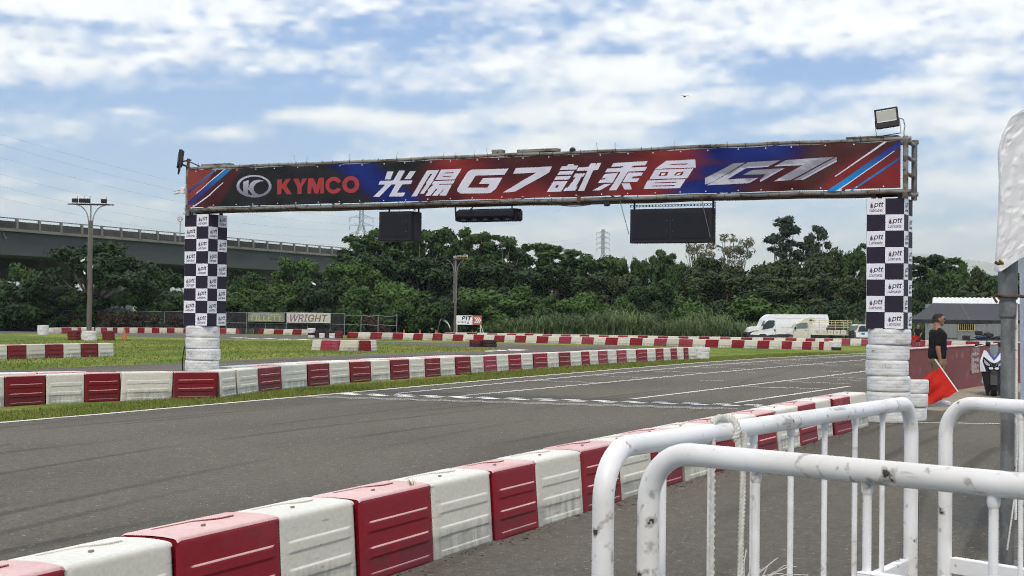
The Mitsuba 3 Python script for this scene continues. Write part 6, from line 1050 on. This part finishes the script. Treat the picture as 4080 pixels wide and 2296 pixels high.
for s in (-1, 1): k = P2('mirror', tube([(s * .12, .24, .97), (s * .16, .25, 1.06), (s * .22, .26, 1.13)], .007, 5), 'm_black'); part(k, 'mirror_glass', TM(rbox((s * .27, .26, 1.15), (.14, .03, .075), .02), SM), 'm_black')
KM = tr(7.16, 27.7, .06) @ rz(1.35); kt = thing('go_kart', 'small red go kart half hidden behind the white tyres', 'kart'); K_ = lambda n, m, b, s=False: part(kt, n, TM(m, KM), b, s); K_('nose', rbox((-.35, 0, .2), (.45, .5, .16), .06), 'm_redbody'); K_('seat', rbox((.35, 0, .28), (.35, .38, .35), .08), 'm_black'); K_('chassis', rbox((0, 0, .1), (1.2, .6, .05), .02), 'm_darkgrey'); tt = np.linspace(0, 2 * np.pi, 21); K_('steering_wheel', tube(np.stack([-.02 + .06 * np.sin(tt), .14 * np.cos(tt), .43 + .11 * np.sin(tt)], 1), .014, 6, True), 'm_black', True); K_('steering_column', tube([(-.3, 0, .2), (-.02, 0, .43)], .012, 6), 'm_galv')
for x in (-.45, .45):
    for y in (-.42, .42): K_('wheel', TM(lathe([(.05, -.07), (.12, -.07), (.13, 0), (.12, .07), (.05, .07)], 18), tr(x, y, .13) @ rx(math.pi / 2)), 'm_tyre_black', True)

# ---------------------------------------------------------------- near crowd barriers, rope, tent pole
def crowd_barrier(label, p0, p1, bar_t, plate, hz=1.30, r=.0245, cr=.115):
    a, b = np.array(p0, float), np.array(p1, float); L = np.linalg.norm(b - a); u = (b - a) / L; M = frame([u[0], u[1], 0], [0, 0, 1], [u[1], -u[0], 0], [a[0], a[1], 0]); t = thing('crowd_barrier', label, 'barrier', 'white tubular crowd barriers'); A = lambda n, m, bs='m_fence', s=True: part(t, n, TM(m, M), bs, s)
    th = np.linspace(0, np.pi / 2, 9); arc0 = [(cr - cr * math.cos(q), hz - cr + cr * math.sin(q), 0) for q in th]; arc1 = [(L - cr + cr * math.sin(q), hz - cr + cr * math.cos(q), 0) for q in th]
    mid_ = [(x, hz, 0) for x in np.linspace(cr, L - cr, 12)[1:-1]]; A('frame', tube([(0, .02, 0), (0, .4, 0), (0, .8, 0)] + arc0 + mid_ + arc1 + [(L, .8, 0), (L, .4, 0), (L, .02, 0)], r, 20))
    zb = .725
    for q in bar_t:
        if q < L - .06: kk = A('bar', tube([(q, zb, 0), (q, hz - .01, 0)], .0088, 12)); part(kk, 'weld', TM(lathe([(.0088, -.020), (.0112, -.015), (.0122, -.008), (.0118, .0), (.0125, .006), (0, .008)], 14), M @ tr(q, hz - r - .001, 0) @ rx(-math.pi / 2)), 'm_fence', True)
    A('lower_plate', cat([rbox((L / 2, zb, 0), (L - 2 * r, .055, .006), .002), rbox((L / 2, zb + .026, -.014), (L - 2 * r, .005, .03), .002)]), 'm_fence', False); A('lower_rail', tube([(0, .18, 0), (L, .18, 0)], .018, 12))
    if plate: A('sign_plate', cat([rbox(((plate[0] + plate[1]) / 2, (plate[2] + plate[3]) / 2, .012), (plate[1] - plate[0], plate[3] - plate[2], .005), .002), rbox(((plate[0] + plate[1]) / 2, plate[3] + .001, .0), (plate[1] - plate[0], .005, .03), .002)]), 'm_fence', False)
    for x in (.0, L): A('foot', tube([(x, .025, -.28), (x, .025, .28)], .022, 10))
    return t
crowd_barrier('white tubular crowd barrier with rope tied to its top rail', (.207, 3.30), (1.41, 5.25), np.arange(.299, 2.2, .278), None)
crowd_barrier('nearest white tubular crowd barrier running towards the viewer', (.305, 3.285), (1.925, 1.665), np.arange(.287, 2.2, .262), (.535, 1.75, .80, 1.103))
crowd_barrier('white tubular crowd barrier at the right edge in front of the tent pole', (1.545, 5.30), (2.98, 3.53), np.arange(.30, 2.2, .278), None)
def twisted(P, r, turns):
    P = np.asarray(P, float); n = len(P); ms = []; s = np.r_[0, np.cumsum(np.linalg.norm(np.diff(P, axis=0), axis=1))]; t = np.gradient(P, axis=0); t /= np.linalg.norm(t, axis=1, keepdims=True); a = np.cross(t, [.3, .9, .2]); a /= np.linalg.norm(a, axis=1, keepdims=True); b = np.cross(t, a)
    for k in range(3): ph = s * turns * 2 * np.pi + k * 2.094; ms.append(tube(P + r * .55 * (np.cos(ph)[:, None] * a + np.sin(ph)[:, None] * b), r * .58, 6))
    return cat(ms)
def F1(t, z, off=0.): u = np.array([.525, .851]); q = np.array([.207, 3.30]) + u * t; return np.array([q[0] + .851 * off, q[1] - .525 * off, z])
rop = thing('rope', 'white twisted rope looped over the rail of the roped crowd barrier', 'rope'); zz_ = np.linspace(0, 1, 60)
lp = [F1(.55, .30 + .95 * q, .022) + [.004 * math.sin(q * 9), 0, 0] for q in zz_] ; lp += [F1(.57 + .10 * q, 1.30 + .038 * math.sin(q * np.pi) + .0 * q, .03 - .04 * q) for q in np.linspace(.1, .9, 14)]; lp += [F1(.70 - .005 * q, 1.315 - 1.02 * q, .030 + .006 * math.sin(q * 5)) for q in np.linspace(0, 1, 60)]
lp = np.array(lp); part(rop, 'strand', twisted(np.array([F1(.548, 1.29 - .9 * q, .018) for q in zz_]), .0085, 34), 'm_rope', True)
th = np.linspace(-.7, 3.4, 26); part(rop, 'loop', twisted(np.array([F1(.66 + .012 * (q + .7) + .0, 1.30 + .033 * math.sin(q), .033 * math.cos(q)) for q in th] ), .0085, 34), 'm_rope', True)
part(rop, 'loop', twisted(np.array([F1(.575 + .09 * q, 1.325 + .012 * math.sin(q * np.pi), .004 - .0 * q) for q in np.linspace(0, 1, 24)]), .0085, 34), 'm_rope', True)
hang = np.array([F1(.705 - .055 * q ** 1.3, 1.297 - .92 * q, .035) for q in np.linspace(0, 1, 90)]); part(rop, 'strand', twisted(hang, .0088, 34), 'm_rope', True)
rr = np.random.default_rng(21); fr = []
for i in range(70):
    d = np.array([.75, -.30, .25]) + rr.normal(0, .38, 3); d /= np.linalg.norm(d); o = F1(.692, .885, .05) + rr.normal(0, .007, 3); L = rr.uniform(.06, .15); cv = rr.normal(0, .025, 3); ph = rr.uniform(0, 6.28); fr.append(tube([o + d * L * q + cv * q ** 2 + np.array([0, 0, .02 * q - .035 * q ** 3]) + .007 * q * math.sin(q * 9 + ph) * np.array([.4, .3, .8]) for q in np.linspace(0, 1, 8)], np.linspace(.0026, .0010, 8), 4))
part(rop, 'frayed_end', cat(fr), 'm_rope'); part(rop, 'tail', twisted(np.array([F1(.675 - .0 * q, .86 - .5 * q, .045 + .03 * math.sin(q * 3)) for q in np.linspace(0, 1, 30)]), .008, 34), 'm_rope', True)
tp = thing('tent_pole', 'grey galvanised tent pole behind the right crowd barrier', 'pole'); px_, py_ = 3.203, 9.62
part(tp, 'pipe', tube([(px_, py_, 0), (px_, py_, .9), (px_ - .003, py_, 1.66)], .0435, 24), 'm_galv', True); part(tp, 'collar', TM(lathe([(.0, 1.60), (.046, 1.60), (.055, 1.615), (.057, 1.69), (.05, 1.715), (.062, 1.725), (.062, 2.1), (0, 2.1)], 28), tr(px_ - .003, py_, 0)), 'm_galv', True); tt = np.linspace(0, 2 * np.pi, 25); part(tp, 'wire_clamp', cat([tube(np.stack([px_ - .003 + .070 * np.cos(tt), py_ + .070 * np.sin(tt), 1.745 + .006 * np.sin(tt)], 1), .009, 8, True), tube([(px_ - .06, py_ - .05, 1.745), (px_ - .098, py_ - .05, 1.752), (px_ - .108, py_ - .05, 1.73), (px_ - .088, py_ - .05, 1.70)], .008, 8), tube([(px_ + .06, py_, 1.745), (px_ + .16, py_ + .02, 1.735)], .010, 8)]), 'm_rust', True)
part(tp, 'side_pipe', tube([(px_ + .066, py_ + .03, .3), (px_ + .064, py_ + .03, 1.70)], .010, 8), 'm_fence', True); part(tp, 'cord', tube([(px_ + .05, py_ - .06, .98), (px_ + .03, py_ - .07, .5), (px_ - .02, py_ - .07, .12)], .006, 6), 'm_rope', True); part(tp, 'base_plate', rbox((px_, py_, .012), (.30, .30, .02), .004), 'm_galv')
wt = thing('weight_block', 'pale grey plastic ballast block by the foot of the tent pole', 'ballast'); part(wt, 'body', rbox((px_ + .28, py_ - .28, .17), (.42, .34, .33), .05), 'm_fence'); part(wt, 'cap', TM(lathe([(0, 0), (.05, 0), (.05, .04), (0, .045)], 18), tr(px_ + .16, py_ - .36, .333)), 'm_galv')
# white tent cloth wrapped round the top of the pole
tz = np.array([1.895, 1.93, 2.1, 2.316, 2.5, 2.673, 2.78, 2.885, 2.96]); tx = np.array([3.128, 3.124, 3.135, 3.147, 3.146, 3.140, 3.170, 3.222, 3.34]) * .9845; zz2 = np.linspace(1.897, 2.96, 150); xl = np.interp(zz2, tz, tx); sA = np.linspace(0, 1, 120); SA, ZZ = np.meshgrid(sA, zz2, indexing='ij'); XL = np.broadcast_to(xl, SA.shape)
wrk = meshkit.fbm(np.stack([SA * 9 + ZZ * 7, ZZ * 11 - SA * 8, SA * 0], -1), 3, 4) - .5; wrk3 = meshkit.fbm(np.stack([ZZ * 34 - SA * 60, ZZ * 12 + SA * 22, SA * 0], -1), 3, 14) - .5; fold3 = np.abs(np.sin(ZZ * 13 - SA * 26 + 5 * wrk)) ** 1.6 * (meshkit.fbm(np.stack([ZZ * 5, SA * 6, SA * 0 + 3], -1), 2, 6)) - .3; wr2 = 0 * np.sin((ZZ * 30 - SA * 22)) * .004 * ss(0, .15, SA); hem2 = .10 * ss(.06, .30, SA) * (1 - ss(1.9, 2.15, ZZ)) * 1.0
X3 = XL + (4.6 - XL) * SA ** 1.5; Y3 = 9.465 + .06 * np.sin(SA * 2) + .022 * wrk + .004 * wrk3 + .012 * fold3 * ss(.0, .05, SA) + wr2 - .03 * ss(0, .03, SA) + .04; Z3 = ZZ + hem2 + .04 * SA
front = grid_mesh(np.stack([X3, Y3, Z3], -1)); Sb, Zb = np.meshgrid(np.linspace(0, 1, 24), zz2, indexing='ij'); Xb = np.broadcast_to(xl, Sb.shape) + .02 * np.sin(Sb * 9); side_ = grid_mesh(np.stack([Xb + .95 * Sb, 9.48 + 1.6 * Sb + .03 * (meshkit.fbm(np.stack([Sb * 8, Zb * 9, Zb * 0], -1), 3, 8) - .5), Zb + .03 * Sb], -1))
tc = thing('tent_cloth', 'wrinkled white tent cloth hanging over the top of the tent pole', 'tent'); part(tc, 'front_panel', front, 'm_tarp', True); part(tc, 'side_panel', side_, 'm_tarp', True); rf2 = np.stack([np.stack([np.array([3.34, 9.55, 2.955]), np.array([4.6, 9.55, 3.0])]), np.stack([np.array([3.75, 11.2, 3.0]), np.array([4.8, 11.2, 3.5])])]); part(tc, 'roof_edge', grid_mesh(rf2), 'm_tarp'); part(tc, 'eyelet', TM(trimesh.creation.torus(.016, .006, 24, 10), tr(3.092, 9.42, 1.955) @ ry(.9) @ sc(1, 1.0, 1)), 'm_brass', True); part(tc, 'hook', tube([(3.10, 9.42, 1.95), (3.065, 9.41, 1.945), (3.05, 9.41, 1.955)], .011, 8), 'm_rust', True)
sb = np.linspace(0, 1, 40); SB, ZB = np.meshgrid(sb, np.linspace(.35, 1.98, 20), indexing='ij'); part(tc, 'side_curtain', grid_mesh(np.stack([4.085 + .035 * (1.98 - ZB) * .4 + 1.2 * SB, 12.0 + .05 * np.sin(SB * 25), ZB], -1)), 'm_tarp', True)
# white egrets in the trees
for i, (x, y, z, s) in enumerate([(-39.1, 135.6, 5.9, .62), (-38.3, 135.6, 5.2, .62), (-38.9, 135.6, 4.75, .55), (-18.4, 138.5, 4.05, .6)]):
    e = thing('egret', ['white egret perched highest in the flat crowned tree by the left pole', 'white egret perched just right of the left light pole', 'white egret perched lowest by the left light pole', 'white egret in the leafy trees above the old banners'][i], 'bird', 'white egrets in the trees'); M = tr(x, y, z) @ rz(i * 1.1) @ sc(s); part(e, 'body', TM(trimesh.creation.icosphere(2, 1), M @ ry(-.5) @ sc(.34, .14, .16)), 'm_white', True); part(e, 'neck', TM(tube([(.22, 0, .10), (.33, 0, .25), (.30, 0, .38), (.38, 0, .43)], [.06, .035, .03, .035], 8), M), 'm_white', True); part(e, 'bill', TM(tube([(.40, 0, .43), (.54, 0, .41)], [.018, .004], 6), M), 'm_yellow'); part(e, 'leg', TM(cat([tube([(0, q, -.1), (.02, q, -.4)], .012, 5) for q in (-.04, .04)]), M), 'm_black')

# ---------------------------------------------------------------- thin haze over the whole place
scene['haze'] = {'type': 'cube', 'to_world': T().translate([0, 9300, 395]).scale([13500, 10000, 399]), 'bsdf': {'type': 'null'}, 'interior': {'type': 'ref', 'id': 'haze_air'}}
labels['haze'] = {'label': 'thin bluish haze lying over the whole site', 'category': 'haze', 'kind': 'stuff'}
scene['camera']['medium'] = {'type': 'ref', 'id': 'haze_air'}
